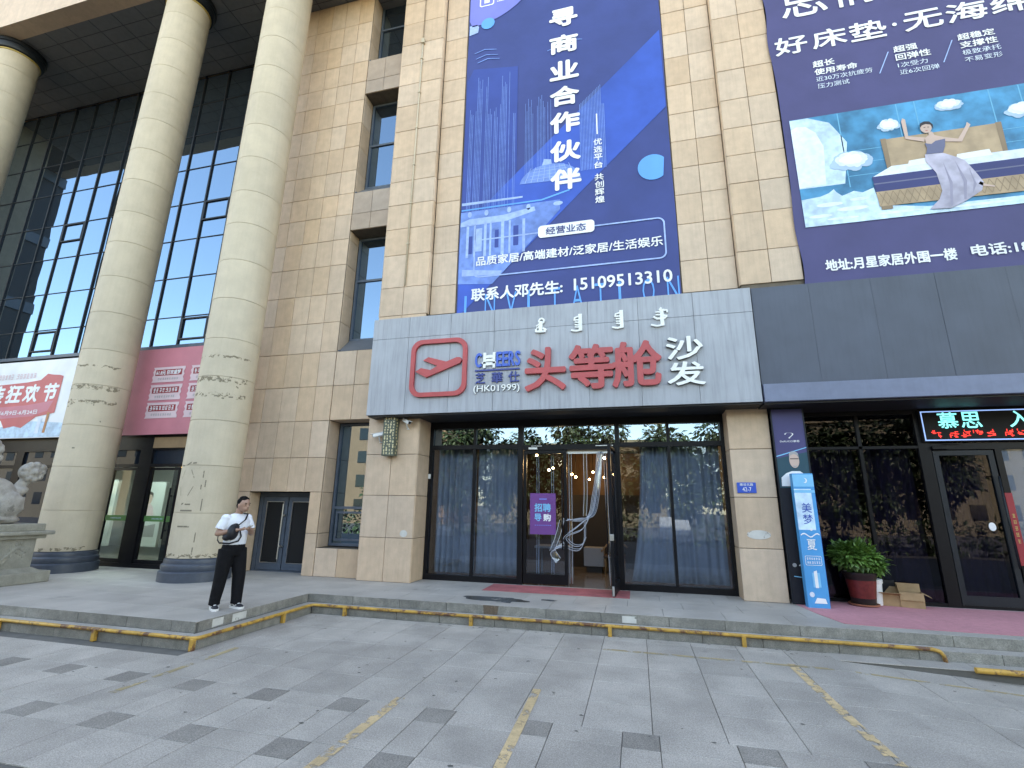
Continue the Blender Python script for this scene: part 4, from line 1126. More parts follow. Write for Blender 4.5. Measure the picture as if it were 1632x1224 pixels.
art(bb, [(-4.09, 7.0), (-3.2, 6.92), (-2.0, 8.2), (-1.5, 8.75), (-1.5, 9.02), (-4.09, 9.02)], k, 'print_light')
art(bb, [(-4.09, 8.72), (-3.85, 8.80), (-2.95, 8.80), (-2.15, 8.92), (-2.12, 8.80), (-2.85, 8.62), (-4.09, 8.60)], k - .002, 'print_pale')
cl_ = MB()
for x, w_ in ((-3.92, .07), (-3.72, .05), (-3.45, .07), (-3.30, .05), (-3.0, .08), (-2.80, .05), (-2.45, .07)):
    cl_.poly([(x, 7.7), (x + w_, 7.7), (x + w_, 8.62), (x, 8.62)], k - .002)
for x in (-3.85, -3.4, -2.8, -2.3): cl_.poly(disc_pts(x, 8.93, .055, .085, 10), k - .002)
cl_.poly([(-3.68, 7.85), (-3.50, 7.85), (-3.50, 8.5), (-3.68, 8.5)], k - .002)
cl_.poly([(-4.0, 7.2), (-3.0, 7.15), (-2.95, 7.25), (-4.0, 7.38)], k - .002)
put('printed_columns', cl_.mesh('columns'), 'print_pale', bb)
for a, b, c, d in ((-3.16, -3.06, 7.9, 8.4), (-2.68, -2.55, 7.9, 8.45), (-3.28, -3.02, 7.45, 7.6), (-3.85, -3.75, 7.8, 8.3)): art(bb, [(a, c), (b, c), (b, d), (a, d)], k - .004, 'print_mid')
art(bb, disc_pts(-1.55, 8.92, .12, .06, 14), k - .002, 'print_pale')
art(bb, [(-4.09, 15.38)] + [(-4.0 + 2.05 * math.cos(R(a)), 17.15 + 2.0 * math.sin(R(a))) for a in range(270, 361, 8)] + [(-1.95, 18.5), (-4.09, 18.5)], k, 'print_lilac')
art(bb, disc_pts(-3.53, 15.16, .20, .20), k - .002, 'print_cyan')
art(bb, disc_pts(.74, 9.55, .35, .35, 24, 40, 310), k - .002, 'print_cyan')
art(bb, [(-4.08, 14.85), (-3.82, 14.9), (-3.8, 15.1), (-3.85, 15.2), (-4.08, 15.2)], k, 'print_pale')
for (x, z) in ((-3.6, 14.2), (-3.55, 14.0), (-3.5, 13.85), (-1.2, 13.9), (-1.5, 13.75)):
    art(bb, [(x - .3, z - .06), (x, z + .02), (x + .35, z - .06), (x + .35, z - .035), (x, z + .05), (x - .3, z - .035)], k - .001, 'print_light')
T = k - .006
zc = [(14.43, 15.06), (13.52, 14.14), (12.64, 13.26), (11.80, 12.42), (10.96, 11.60), (10.10, 10.72), (9.27, 9.88)]
for s, (a, b) in zip('寻商业合作伙伴', zc): text(bb, s, -1.74, -.96, a, b, T, 'print_white', .045)
art(bb, [(-.555, 10.74), (-.525, 10.74), (-.525, 11.36), (-.555, 11.36)], T, 'print_white')
for i, s in enumerate('优选平台'): text(bb, s, -.64, -.43, 10.42 - i * .225, 10.61 - i * .225, T, 'print_white', .02)
for i, s in enumerate('共创辉煌'): text(bb, s, -.64, -.42, 9.40 - i * .21, 9.59 - i * .21, T, 'print_white', .02)
put('printed_outline', ring_prism(MB(), round_rect(-3.70, .92, 7.12, 8.18, .16), round_rect(-3.665, .885, 7.155, 8.145, .13), T, T + .001).mesh('outline'), 'print_pale', bb)
art(bb, round_rect(-2.05, -.68, 8.01, 8.34, .09), T - .003, 'print_white')
text(bb, '经营业态', -1.86, -.88, 8.07, 8.28, T - .006, 'print_navy', .02)
text(bb, '品质家居/高端建材/泛家居/生活娱乐', -3.63, .85, 7.44, 7.70, T, 'print_white', .022)
text(bb, '联系人邓先生:', -3.73, -1.46, 6.49, 6.84, T, 'print_white', .03)
text(bb, '15109513310', -1.2, 1.0, 6.53, 6.84, T, 'print_white', .025)
for i, s in enumerate('INVITATION'): text(bb, s, -3.90 + i * .53, -3.74 + i * .53 + (.10 if s not in 'I' else -.10), 6.08, 6.66, T + .004, 'print_cyan', -.008)
lg = MB()
ring_prism(lg, round_rect(-3.80, -3.36, 15.82, 16.3, .07), round_rect(-3.765, -3.395, 15.855, 16.25, .05), T, T + .001)
lg.poly([(-3.66, 15.93), (-3.5, 15.93), (-3.5, 16.1), (-3.66, 16.1)], T)
put('printed_logo', lg.mesh('logo'), 'print_white', bb)
for i in range(12): art(bb, [(-3.27 + .06 * i, 15.88), (-3.225 + .06 * i, 15.88), (-3.225 + .06 * i, 15.92), (-3.27 + .06 * i, 15.92)], T, 'print_white')

# ------------------------------------------------------------------ indigo mattress banner
RY = 10.20
rb = empty('advertising_banner', (6, RY, 6.0), 'dark indigo banner advertising mattresses with a woman on a bed', 'banner')
put('fabric', cloth(3.52, 10.5, 6.05, 16.5, RY, 'fabric', .010, edge=.03), 'print_indigo', rb)
p = RY - .006
art(rb, [(3.69, 7.38), (9.6, 7.38), (9.6, 10.06), (3.69, 10.06)], p, 'print_teal'); p -= .002
for x in (4.62, 5.72, 6.05, 7.35, 7.85): art(rb, [(x, 8.2), (x + .02, 8.2), (x + .02, 10.05), (x, 10.05)], p, 'print_teal_light', 'printed_line')
for z in (8.45, 8.75, 9.05): art(rb, [(4.62, z), (9.5, z), (9.5, z + .014), (4.62, z + .014)], p, 'print_teal_light', 'printed_line')
art(rb, [(3.69, 8.3), (4.55, 8.3), (4.72, 9.3), (4.45, 9.85), (4.05, 10.05), (3.69, 10.05)], p, 'print_sky'); p -= .002
art(rb, [(3.69, 8.32), (4.20, 8.34), (4.27, 9.27), (4.16, 9.65), (3.98, 9.84), (3.80, 9.86), (3.69, 9.8)], p, 'print_cloud'); p -= .002
art(rb, [(3.69, 7.38), (9.6, 7.38), (9.6, 7.62), (7.5, 7.55), (5.9, 7.55), (5.1, 7.7), (5.04, 8.12), (4.83, 8.04), (4.68, 8.10), (4.52, 8.04), (4.45, 8.02), (4.36, 8.12), (4.32, 8.2), (4.22, 8.12), (4.05, 8.06), (3.69, 8.03)], p, 'print_sky')
q_ = MB()
for (x, z, w_, h_) in ((4.2, 7.85, .25, .05), (4.6, 7.7, .3, .05), (4.0, 7.6, .22, .04), (4.75, 7.9, .18, .04), (5.4, 7.5, .4, .03), (6.8, 7.47, .5, .03), (4.4, 7.5, .3, .03)): q_.poly(disc_pts(x, z, w_, h_, 12), p - .002)
put('printed_drifts', q_.mesh('drifts'), 'print_cloud', rb)
def cloud(cx, cz, rx, rz):
    for m_, n_, k_, dy in (('print_cloudshade', 16, 1.0, .002), ('print_cloud', 14, .82, .004), ('print_white', 12, .55, .0065)):
        mb = MB()
        for i in range(n_):
            a = 2 * math.pi * i / n_ + random.uniform(-.2, .2); q = k_ * random.uniform(.55, .72)
            up = .0 if m_ == 'print_cloudshade' else rz * .16
            mb.poly(disc_pts(cx + rx * q * math.cos(a), cz + up + rz * q * math.sin(a), rx * random.uniform(.20, .34) * k_, rz * random.uniform(.30, .48) * k_, 12), p - dy - i * .0001)
        mb.poly(disc_pts(cx, cz, rx * .6 * k_, rz * .6 * k_, 16), p - dy - .0018)
        put('printed_cloud', mb.mesh('printed_cloud'), m_, rb)
for c_ in ((5.53, 9.55, .22, .15), (4.73, 8.82, .44, .23), (6.64, 9.82, .27, .14), (7.85, 9.45, .36, .18), (8.9, 9.2, .3, .2)): cloud(*c_)
p -= .006
art(rb, [(5.36, 8.50), (7.40, 8.50), (7.40, 9.22), (5.34, 9.22)], p, 'print_tan')
art(rb, [(5.34, 8.50), (5.42, 8.50), (5.42, 9.24), (5.32, 9.24)], p - .002, 'print_tan_dark'); art(rb, [(7.32, 8.50), (7.40, 8.50), (7.42, 9.24), (7.32, 9.24)], p - .002, 'print_tan_dark')
art(rb, [(5.04, 8.35), (5.42, 8.56), (8.6, 8.56), (8.9, 8.36)], p - .004, 'print_cloud')
for a, b in ((5.70, 6.15), (6.53, 7.14)): art(rb, [(a, 8.50), (b, 8.50), (b - .03, 8.65), (a + .04, 8.63)], p - .006, 'print_white')
art(rb, [(5.04, 8.36), (8.9, 8.36), (8.9, 8.0), (5.06, 8.0)], p - .006, 'print_mattress')
art(rb, [(5.04, 8.20), (8.9, 8.20), (8.9, 8.17), (5.05, 8.17)], p - .008, 'print_dress_dark')
art(rb, [(5.06, 8.0), (8.9, 8.0), (8.9, 7.62), (5.08, 7.66)], p - .006, 'print_tan')
q_ = MB()
for i in range(30):
    x = 5.1 + i * .125
    q_.poly([(x, 7.68), (x + .012, 7.68), (x + .132, 7.98), (x + .12, 7.98)], p - .008); q_.poly([(x + .12, 7.68), (x + .132, 7.68), (x + .012, 7.98), (x, 7.98)], p - .0085)
put('printed_quilting', q_.mesh('quilting'), 'print_tan_dark', rb)
art(rb, [(5.10, 7.66), (5.3, 7.66), (5.3, 7.58), (5.10, 7.58)], p - .008, 'print_tan_dark')
w = p - .011
art(rb, [(6.07, 9.02), (5.76, 9.15), (5.75, 9.58), (5.78, 9.66), (5.83, 9.62), (5.82, 9.20), (6.10, 9.12)], w, 'print_skin', 'printed_arm')
art(rb, [(6.40, 9.07), (6.65, 8.98), (6.83, 9.26), (6.86, 9.34), (6.91, 9.27), (6.70, 8.90), (6.40, 8.96)], w, 'print_skin', 'printed_arm')
art(rb, [(6.03, 8.72), (6.34, 8.70), (6.55, 8.56), (6.67, 8.46), (6.79, 8.18), (6.88, 7.93), (6.82, 7.75), (6.54, 7.57), (6.26, 7.44), (5.91, 7.47), (6.10, 7.66), (6.18, 7.85), (6.15, 8.26), (6.02, 8.56)], w - .002, 'print_dress', 'printed_dress')
for pts in ([(6.5, 8.5), (6.62, 8.0), (6.54, 7.6), (6.50, 7.6), (6.56, 8.0)], [(6.3, 8.5), (6.38, 8.0), (6.3, 7.5), (6.26, 7.5), (6.33, 8.0)], [(6.7, 8.3), (6.76, 7.9), (6.66, 7.7), (6.72, 7.95)]): art(rb, pts, w - .004, 'print_dress_fold', 'printed_fold')
art(rb, [(6.09, 9.10), (6.17, 9.16), (6.18, 9.25), (6.24, 9.23), (6.27, 9.14), (6.42, 9.06), (6.38, 8.9), (6.10, 8.9)], w - .004, 'print_skin', 'printed_neck')
art(rb, [(6.07, 8.98), (6.18, 8.94), (6.26, 9.0), (6.43, 9.02), (6.40, 8.85), (6.34, 8.70), (6.05, 8.72), (6.09, 8.85)], w - .006, 'print_dress_dark', 'printed_bodice')
art(rb, disc_pts(6.15, 9.34, .10, .125, 20), w - .006, 'print_skin', 'printed_head')
art(rb, [(6.05, 9.36), (6.06, 9.46), (6.14, 9.50), (6.23, 9.48), (6.28, 9.40), (6.27, 9.28), (6.24, 9.40), (6.16, 9.43), (6.09, 9.41)], w - .008, 'print_hair', 'printed_hair')
art(rb, [(6.11, 9.345), (6.145, 9.35), (6.145, 9.36), (6.11, 9.36)], w - .008, 'print_hair', 'printed_eye'); art(rb, [(6.175, 9.345), (6.21, 9.34), (6.21, 9.352), (6.175, 9.358)], w - .008, 'print_hair', 'printed_eye')
art(rb, [(6.13, 9.265), (6.17, 9.26), (6.17, 9.275), (6.13, 9.278)], w - .008, 'print_red', 'printed_mouth')
art(rb, [(6.83, 7.95), (6.90, 7.88), (7.04, 7.82), (7.04, 7.79), (6.86, 7.84), (6.79, 7.9)], w - .002, 'print_skin', 'printed_foot')
t_ = RY - .008
for s, a, b in (('好', 3.62, 4.30), ('床', 4.40, 5.10), ('垫', 5.16, 5.88), ('无', 6.21, 6.94), ('海', 7.00, 7.74), ('绵', 7.80, 8.5)): text(rb, s, a, b, 11.86, 12.37, t_, 'print_white', .022)
art(rb, disc_pts(6.04, 12.13, .045, .045, 12), t_, 'print_white')
text(rb, '思', 3.88, 4.84, 12.88, 13.75, t_, 'print_white', .012)
text(rb, '情', 4.95, 5.85, 12.90, 13.78, t_, 'print_white', .012)
for s, a, b, c, d, bo in (('超长', 4.33, 4.77, 11.36, 11.54, .025), ('使用寿命', 4.34, 5.19, 11.15, 11.32, .025), ('近30万次抗疲劳', 4.35, 5.45, 10.97, 11.10, 0), ('压力测试', 4.36, 4.98, 10.78, 10.91, 0),
                          ('超强', 5.91, 6.36, 11.37, 11.54, .025), ('回弹性', 5.92, 6.57, 11.15, 11.33, .025), ('1次受力', 5.93, 6.48, 10.96, 11.09, 0), ('近6次回弹', 5.94, 6.66, 10.77, 10.90, 0),
                          ('超稳定', 7.09, 7.75, 11.38, 11.55, .025), ('支撑性', 7.10, 7.76, 11.17, 11.34, .025), ('极致承托', 7.11, 7.78, 10.99, 11.12, 0), ('不易变形', 7.12, 7.77, 10.80, 10.93, 0)):
    text(rb, s, a, b, c, d, t_, 'print_white' if bo else 'print_cloud', bo)
for a in (5.56, 6.74): art(rb, [(a, 10.9), (a + .022, 10.9), (a + .262, 11.43), (a + .24, 11.43)], t_, 'print_pale', 'printed_line')
text(rb, '地址:月星家居外围一楼', 3.94, 6.19, 6.34, 6.60, t_, 'print_white', .03)
text(rb, '电话:180', 6.42, 7.5, 6.37, 6.62, t_, 'print_white', .03)

# ------------------------------------------------------------------ dark sign and shopfront 2
s2 = empty('sign_board', (6, 9.95, 3.63), 'plain dark blue-grey sign board over the right-hand shop', 'shop sign')
xp = [2.44, 3.48, 4.55, 5.6, 6.7, 7.8, 9.0]
for i in range(6):
    me = tile_mesh(round(xp[i + 1] - xp[i] - .002, 3), 2.03, .028, .002)
    if len(me.materials) == 0: me.materials.append(MATS['dark_panel'])
    put('panel', me, None, s2, ((xp[i] + xp[i + 1]) / 2, 9.93 + random.uniform(-.003, .003), 4.985))
put('sign_box', MB().box(2.44, 9.0, 9.96, 10.19, 3.95, 6.0).mesh('sign_box'), 'dark_panel', s2)
put('ledge', MB().box(2.44, 9.0, 9.82, 10.15, 3.62, 3.965, .01).mesh('ledge'), 'dark_ledge', s2)
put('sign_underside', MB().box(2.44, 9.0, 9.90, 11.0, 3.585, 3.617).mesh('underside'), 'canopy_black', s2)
sh2 = empty('shopfront', (5, 11, 0), 'dark tinted glass shopfront behind the potted bush', 'shopfront')
Y2 = 10.98
fr = MB()
fr.box(2.60, 3.32, Y2 - .1, Y2 + .06, 0, 3.6)
fr.box(3.32, 9.0, Y2 - .05, Y2 + .05, 3.50, 3.60); fr.box(3.32, 5.30, Y2 - .04, Y2 + .04, 2.83, 2.88); fr.box(3.32, 5.30, Y2 - .04, Y2 + .04, 0, .06)
fr.box(4.30, 4.36, Y2 - .04, Y2 + .04, .06, 3.5); fr.box(3.32, 3.38, Y2 - .04, Y2 + .04, .06, 3.5); fr.box(5.30, 5.50, Y2 - .05, Y2 + .05, 0, 3.5); fr.box(5.50, 9.0, Y2 - .04, Y2 + .04, 2.80, 2.92)
fr.box(6.50, 6.60, Y2 - .05, Y2 + .05, 0, 2.80); fr.box(5.5, 9.0, Y2 - .04, Y2 + .04, 0, .05)
put('shop_frame', fr.mesh('shop_frame'), 'black_frame', sh2)
for x0, x1 in ((3.38, 4.30), (4.36, 5.30)):
    pane(sh2, x0, x1, .06, 2.83, Y2, 'dark_glass', tilt=.003); pane(sh2, x0, x1, 2.88, 3.5, Y2, 'dark_glass', tilt=.003)
pane(sh2, 5.50, 9.0, 2.92, 3.5, Y2, 'dark_glass')
lf = put('door_leaf', frame_box(MB(), 5.52, 6.48, .05, 2.78, Y2 - .035, Y2 + .03, .09, .16).mesh('leaf'), 'mullion_dark', sh2)
pane(lf, 5.61, 6.39, .21, 2.69, Y2 - .01, 'dark_glass')
put('handle', MB().tube([(6.44, Y2 - .10, .7), (6.44, Y2 - .10, 2.3)], .016, 8).mesh('handle', True), 'mullion_dark', lf)
put('round_sticker', prism(MB(), disc_pts(6.22, 1.40, .055, .075, 18), Y2 - .02, Y2 - .016).mesh('sticker'), 'print_white', lf)
put('door_closer', MB().box(5.5, 5.75, Y2 - .11, Y2 - .05, 2.80, 2.86, .006).box(5.7, 6.0, Y2 - .1, Y2 - .085, 2.90, 2.91).mesh('closer'), 'black_frame', sh2)
pane(sh2, 6.60, 9.0, .05, 2.80, Y2, 'shop_glass')
put('frosted_sheet', MB().box(6.62, 9.0, Y2 + .05, Y2 + .06, .05, 2.78).mesh('sheet'), 'furniture_grey', sh2)
couplet = empty('door_couplet', (6.5, Y2 - .06, .7), 'narrow red strip with gold characters beside the right door', 'strip sign')
put('strip', MB().box(6.49, 6.60, Y2 - .064, Y2 - .058, .75, 2.0).mesh('strip'), 'print_crimson', couplet)
for i in range(5): strokes(couplet, 6.515, 6.575, 1.56 - i * .11, 1.64 - i * .11, Y2 - .066, 'gold_line', 1)
r2 = empty('shop_interior', (5.5, 14, 0), 'black showroom behind the tinted right-hand glass', 'room')
ri = MB(); ri.box(2.3, 9.0, 14.0, 14.2, 0, 3.6); ri.box(2.2, 2.6, 11.05, 14.0, 0, 3.6)
put('room_wall', ri.mesh('room_wall'), 'dark_wall', r2)
put('room_floor', MB().box(2.6, 9.0, 11.03, 14.0, -.01, .005).mesh('floor'), 'dark_wall', r2)
put('room_ceiling', MB().box(2.6, 9.0, 11.03, 14.0, 3.6, 3.7).mesh('ceiling'), 'dark_wall', r2)
curtain('curtain', 3.36, 4.28, .08, 2.86, 11.25, 'curtain_dark', 'dark curtain behind the left tinted pane of the right shop', .04, .2)
curtain('curtain', 4.38, 5.28, .08, 2.86, 11.25, 'curtain_dark', 'dark pleated curtain behind the tinted pane with the boxes', .04, .17)
curtain('curtain', 5.55, 6.45, .08, 2.78, 11.25, 'curtain_dark', 'dark curtain behind the door of the right shop', .03, .22)
# LED panel
led = empty('led_panel', (6.5, 10.7, 2.95), 'scrolling LED sign with cyan and red characters over the right door', 'LED sign')
YD = 10.86
put('led_case', MB().box(5.38, 8.2, YD, YD + .08, 2.94, 3.55, .008).mesh('led_case'), 'black_void', led)
put('led_border', ring_prism(MB(), [(5.40, 2.96), (8.18, 2.96), (8.18, 3.53), (5.40, 3.53)], [(5.42, 2.98), (8.16, 2.98), (8.16, 3.51), (5.42, 3.51)], YD - .004, YD - .002).mesh('border'), 'led_blue', led)
text(led, '慕', 5.66, 5.99, 3.19, 3.50, YD - .004, 'led_cyan', .012); text(led, '思', 6.03, 6.36, 3.19, 3.50, YD - .004, 'led_cyan', .012)
text(led, '入', 6.78, 7.12, 3.19, 3.50, YD - .004, 'led_cyan', .012)
rd = MB()
for gx in (5.52, 5.80, 5.99, 6.18, 6.37, 6.66, 6.85, 7.05, 7.3, 7.5):
    for i in range(11):
        a = gx + random.uniform(0, .13); c = 3.01 + random.uniform(0, .12); w_, h_ = random.choice([(.06, .014), (.014, .06), (.05, .018)])
        rd.poly([(a, c), (min(a + w_, gx + .16), c), (min(a + w_, gx + .16), min(c + h_, 3.16)), (a, min(c + h_, 3.16))], YD - .004 - i * .0003)
put('led_text', rd.mesh('led_text'), 'led_red', led)

# tall portrait panel on the pier edge, standee
dp = empty('advertising_board', (2.85, 10.3, 0), 'tall dark panel with a bearded man in white beside the right pier', 'advert panel')
YP = 10.33
put('board', MB().box(2.63, 3.20, YP, YP + .10, .02, 3.57, .006).mesh('board'), 'print_black', dp)
put('board_frame', ring_prism(MB(), [(2.62, .01), (3.21, .01), (3.21, 3.58), (2.62, 3.58)], [(2.645, .035), (3.185, .035), (3.185, 3.555), (2.645, 3.555)], YP - .012, YP + .0).mesh('frame'), 'mullion_dark', dp)
yy_ = YP - .003
art(dp, [(2.645, 2.3), (3.185, 2.3), (3.185, 3.555), (2.645, 3.555)], yy_, 'print_indigo')
art(dp, [(2.645, 2.05), (3.185, 2.05), (3.185, 2.72), (2.645, 2.60)], yy_ - .001, 'print_darkteal')
art(dp, [(2.645, 2.63), (3.185, 2.80), (3.185, 2.815), (2.645, 2.65)], yy_ - .002, 'print_lightcyan', 'printed_line')
q_ = MB()
for i in range(13):
    a = -2.4 + i * .4
    q_.poly([(2.90 + .05 * math.cos(a) + .03 * math.sin(2 * a), 3.04 + .055 * math.sin(a)), (2.905 + .05 * math.cos(a) + .03 * math.sin(2 * a) + .018, 3.04 + .055 * math.sin(a)), (2.90 + .05 * math.cos(a + .4) + .03 * math.sin(2 * a + .8) + .018, 3.04 + .055 * math.sin(a + .4)), (2.90 + .05 * math.cos(a + .4) + .03 * math.sin(2 * a + .8), 3.04 + .055 * math.sin(a + .4))], yy_ - .002 - i * .0001)
put('printed_logo', q_.mesh('logo'), 'print_white', dp)
text(dp, 'DeRUCCI慕思', 2.74, 3.08, 2.91, 2.95, yy_ - .002, 'print_white', .01)
art(dp, [(2.68, 2.08), (2.69, 2.24), (2.78, 2.32), (2.88, 2.36), (3.02, 2.36), (3.12, 2.28), (3.17, 2.2), (3.17, 2.08)], yy_ - .004, 'print_white', 'printed_jacket')
art(dp, disc_pts(2.945, 2.56, .085, .14, 20), yy_ - .006, 'print_skin', 'printed_face')
art(dp, [(2.86, 2.58), (2.865, 2.69), (2.90, 2.73), (2.97, 2.735), (3.02, 2.70), (3.03, 2.6), (3.01, 2.66), (2.95, 2.685), (2.88, 2.66)], yy_ - .008, 'print_grey', 'printed_hair')
art(dp, [(2.875, 2.585), (3.02, 2.585), (3.02, 2.60), (2.875, 2.60)], yy_ - .008, 'print_hair', 'printed_glasses')
art(dp, [(2.90, 2.48), (2.92, 2.44), (2.97, 2.44), (2.99, 2.48), (2.97, 2.46), (2.92, 2.46)], yy_ - .008, 'print_grey', 'printed_beard')
for i, s in enumerate('慕思温人'): text(dp, s, 2.83, 3.02, 1.72 - i * .29, 1.92 - i * .29, yy_ - .004, 'print_white', .015)
text(dp, '400', 2.80, 2.96, .64, .70, yy_ - .004, 'print_white', .01)
art(dp, disc_pts(2.73, .67, .035, .035, 14), yy_ - .003, 'print_grey', 'printed_icon')
art(dp, [(2.70, .47), (3.15, .43), (3.15, .44), (2.70, .485)], yy_ - .003, 'print_lightcyan', 'printed_line')
st = empty('standee', (2.95, 10.1, 0), 'light blue upright display stand with vertical characters leaning by the dark panel', 'standee')
YT = 10.06
put('box_body', MB().box(2.80, 3.14, YT, YT + .16, 0, 2.30, .004).mesh('box_body'), 'print_standee', st)
put('side_panel', MB().box(3.141, 3.146, YT + .01, YT + .15, .03, 2.28).mesh('side_panel'), 'print_blue', st)
q_ = YT - .002
art(st, [(2.80, 1.30), (3.02, 1.30), (3.08, 1.30), (3.08, 2.02), (2.80, 2.02)], q_, 'print_sky')
art(st, [(2.80, 2.06), (3.14, 2.06), (3.14, 2.28), (2.80, 2.28)], q_, 'print_lightcyan')
art(st, [(2.80, 1.95), (3.14, 1.95), (3.14, 2.0), (2.80, 2.0)], q_ - .001, 'print_lightcyan')
art(st, [(3.0 + .035 * math.cos(R(a)), 2.17 + .045 * math.sin(R(a))) for a in range(-110, 100, 20)] + [(2.985 + .03 * math.cos(R(a)), 2.175 + .035 * math.sin(R(a))) for a in range(80, -110, -20)], q_ - .002, 'print_white', 'printed_moon')
text(st, '美', 2.89, 3.05, 1.60, 1.77, q_ - .002, 'print_blue', .005); text(st, '梦', 2.89, 3.05, 1.40, 1.57, q_ - .002, 'print_blue', .005)
art(st, disc_pts(3.0, 1.31, .022, .025, 8), q_ - .002, 'print_white')
wv = [(2.82 + i * .03, 1.22 + .03 * math.sin(i * .9)) for i in range(11)]
art(st, wv + [(x, z - .022) for x, z in reversed(wv)], q_ - .002, 'print_white', 'printed_wave')
text(st, '夏', 2.90, 3.05, .96, 1.14, q_ - .002, 'print_white', .01)
put('printed_outline', ring_prism(MB(), round_rect(2.84, 3.10, .70, .86, .02), round_rect(2.847, 3.093, .707, .853, .016), q_ - .002, q_ - .001).mesh('outline'), 'print_white', st)
strokes(st, 2.86, 3.08, .79, .835, q_ - .002, 'print_white', 6); strokes(st, 2.86, 3.08, .725, .77, q_ - .002, 'print_white', 6)
art(st, [(2.92, .34), (3.04, .34), (3.04, .58), (2.92, .58)], q_ - .001, 'print_lightcyan'); art(st, [(2.95, .33), (3.0, .33), (3.0, .62), (2.95, .60)], q_ - .002, 'print_white')
art(st, [(2.90, .08), (3.10, .08), (3.08, .16), (2.95, .17)], q_ - .002, 'print_white'); art(st, disc_pts(2.88, .22, .04, .045, 10), q_ - .002, 'print_cloud')

# ------------------------------------------------------------------ glazed entrance under the portico
ve = empty('entrance_vestibule', (-14, 10.5, 0), 'black-framed glass entrance lobby between the big columns', 'entrance')
YV = 10.22
fr = MB()
fr.box(-25.2, -10.06, YV, YV + .12, 2.98, 3.36); fr.box(-25.2, -10.06, YV + .10, YV + .2, 3.36, 5.80)
for x, w_ in ((-14.85, .3), (-12.72, .42), (-10.35, .3), (-17.4, .3), (-20.0, .3), (-22.6, .3)): fr.box(x - w_ / 2, x + w_ / 2, YV + .002, YV + .14, 0, 2.98)
fr.box(-25.2, -10.06, YV + .005, YV + .1, 0, .10); fr.box(-25.2, -10.06, YV + .005, YV + .1, 2.52, 2.60)
put('lobby_frame', fr.mesh('lobby_frame'), 'black_frame', ve)
put('lobby_roof', MB().box(-25.2, -10.06, YV + .2, 11.63, 5.72, 5.85).mesh('lobby_roof'), 'soffit_grey', ve)
put('roof_edge', MB().box(-25.2, -10.06, YV - .10, YV + .25, 5.80, 5.90).mesh('edge'), 'mullion_grey', ve)
def glass_door(x0, x1):
    leaf_ = put('door_leaf', frame_box(MB(), x0, x1, .10, 2.50, YV + .03, YV + .09, .06, .10).mesh('leaf'), 'black_frame', ve)
    pane(leaf_, x0 + .06, x1 - .06, .20, 2.44, YV + .06, 'door_glass', tilt=.002)
    put('green_stripe', MB().box(x0 + .05, x1 - .05, YV + .048, YV + .055, 1.13, 1.27).mesh('stripe'), 'print_green', leaf_)
    strokes(leaf_, (x0 + x1) / 2 - .18, (x0 + x1) / 2 + .18, 1.18, 1.22, YV + .046, 'print_sky', 8)
    return leaf_
for xa, xb in ((-14.68, -12.95), (-12.49, -10.52)):
    xm = (xa + xb) / 2
    for (a, b, sgn) in ((xa, xm - .01, 1), (xm + .01, xb, -1)):
        lf = glass_door(a, b)
        hx = b - .12 if sgn > 0 else a + .12
        put('handle', MB().tube([(hx, YV - .05, .72), (hx, YV - .05, 1.98)], .022, 8).box(hx - .01, hx + .01, YV - .05, YV + .04, .9, .93).box(hx - .01, hx + .01, YV - .05, YV + .04, 1.76, 1.79).mesh('handle', True, auto=40), 'black_frame', lf)
for xa, xb in ((-17.25, -15.0), (-19.85, -17.55), (-22.45, -20.15)): pane(ve, xa, xb, .1, 2.52, YV + .06, 'lobby_glass', tilt=.003)
for xa, xb in ((-17.25, -15.0), (-14.7, -12.93), (-12.51, -10.5), (-19.85, -17.55)): pane(ve, xa, xb, 2.60, 2.98, YV + .06, 'lobby_glass', tilt=.003)
lob = empty('lobby_interior', (-13, 14, 0), 'bright white lobby seen through the glass entrance doors', 'room')
lw = MB(); lw.box(-25.2, -10.3, 15.0, 15.2, 0, 3.4)
put('room_wall', lw.mesh('wall'), 'lobby_white', lob)
put('room_floor', MB().box(-25.2, -10.06, YV + .12, 15.0, -.01, .004).mesh('floor'), 'shop_floor', lob)
put('room_ceiling', MB().box(-25.2, -10.06, YV + .2, 15.0, 3.36, 3.42).mesh('ceiling'), 'dark_wall', lob)
for x in (-16.8, -14.6, -12.4): put('ceiling_lamp', MB().box(x - .5, x + .5, 10.9, 11.5, 3.33, 3.355).mesh('lamp'), 'lamp_white', lob)
adb = empty('display_board', (-14, 12.4, 0), 'large pale advertising board standing inside the left glass doors', 'display board')
put('board', MB().box(-18.6, -16.35, 12.4, 12.5, .25, 2.30, .01).mesh('board'), 'lobby_white', adb)
put('board_oval', MB().poly(disc_pts(-17.0, 1.5, .25, .4, 16), 12.396).mesh('oval'), 'print_grey', adb)  # grey oval on the board's front
put('trolley_print', MB().poly([(-17.4, .75), (-16.8, .75), (-16.8, .95), (-17.0, 1.0), (-17.3, .95)], 12.395).mesh('print'), 'print_grey', adb)
adb2 = empty('display_board', (-15.15, 12.6, 0), 'pale board with a dark-haired seated figure inside the right glass doors', 'display board')
put('board', MB().box(-15.70, -14.60, 12.6, 12.7, .25, 2.25, .01).mesh('board'), 'lobby_white', adb2)
art(adb2, disc_pts(-15.17, 1.72, .12, .16, 16), 12.596, 'print_skin', 'printed_head')
art(adb2, [(-15.31, 1.74), (-15.29, 1.9), (-15.17, 1.95), (-15.05, 1.9), (-15.03, 1.74), (-15.10, 1.84), (-15.23, 1.85)], 12.594, 'print_hair', 'printed_hair')
art(adb2, [(-15.50, 1.2), (-15.40, 1.45), (-15.23, 1.58), (-15.11, 1.58), (-14.97, 1.45), (-14.90, 1.2)], 12.598, 'print_pinkish', 'printed_dress')
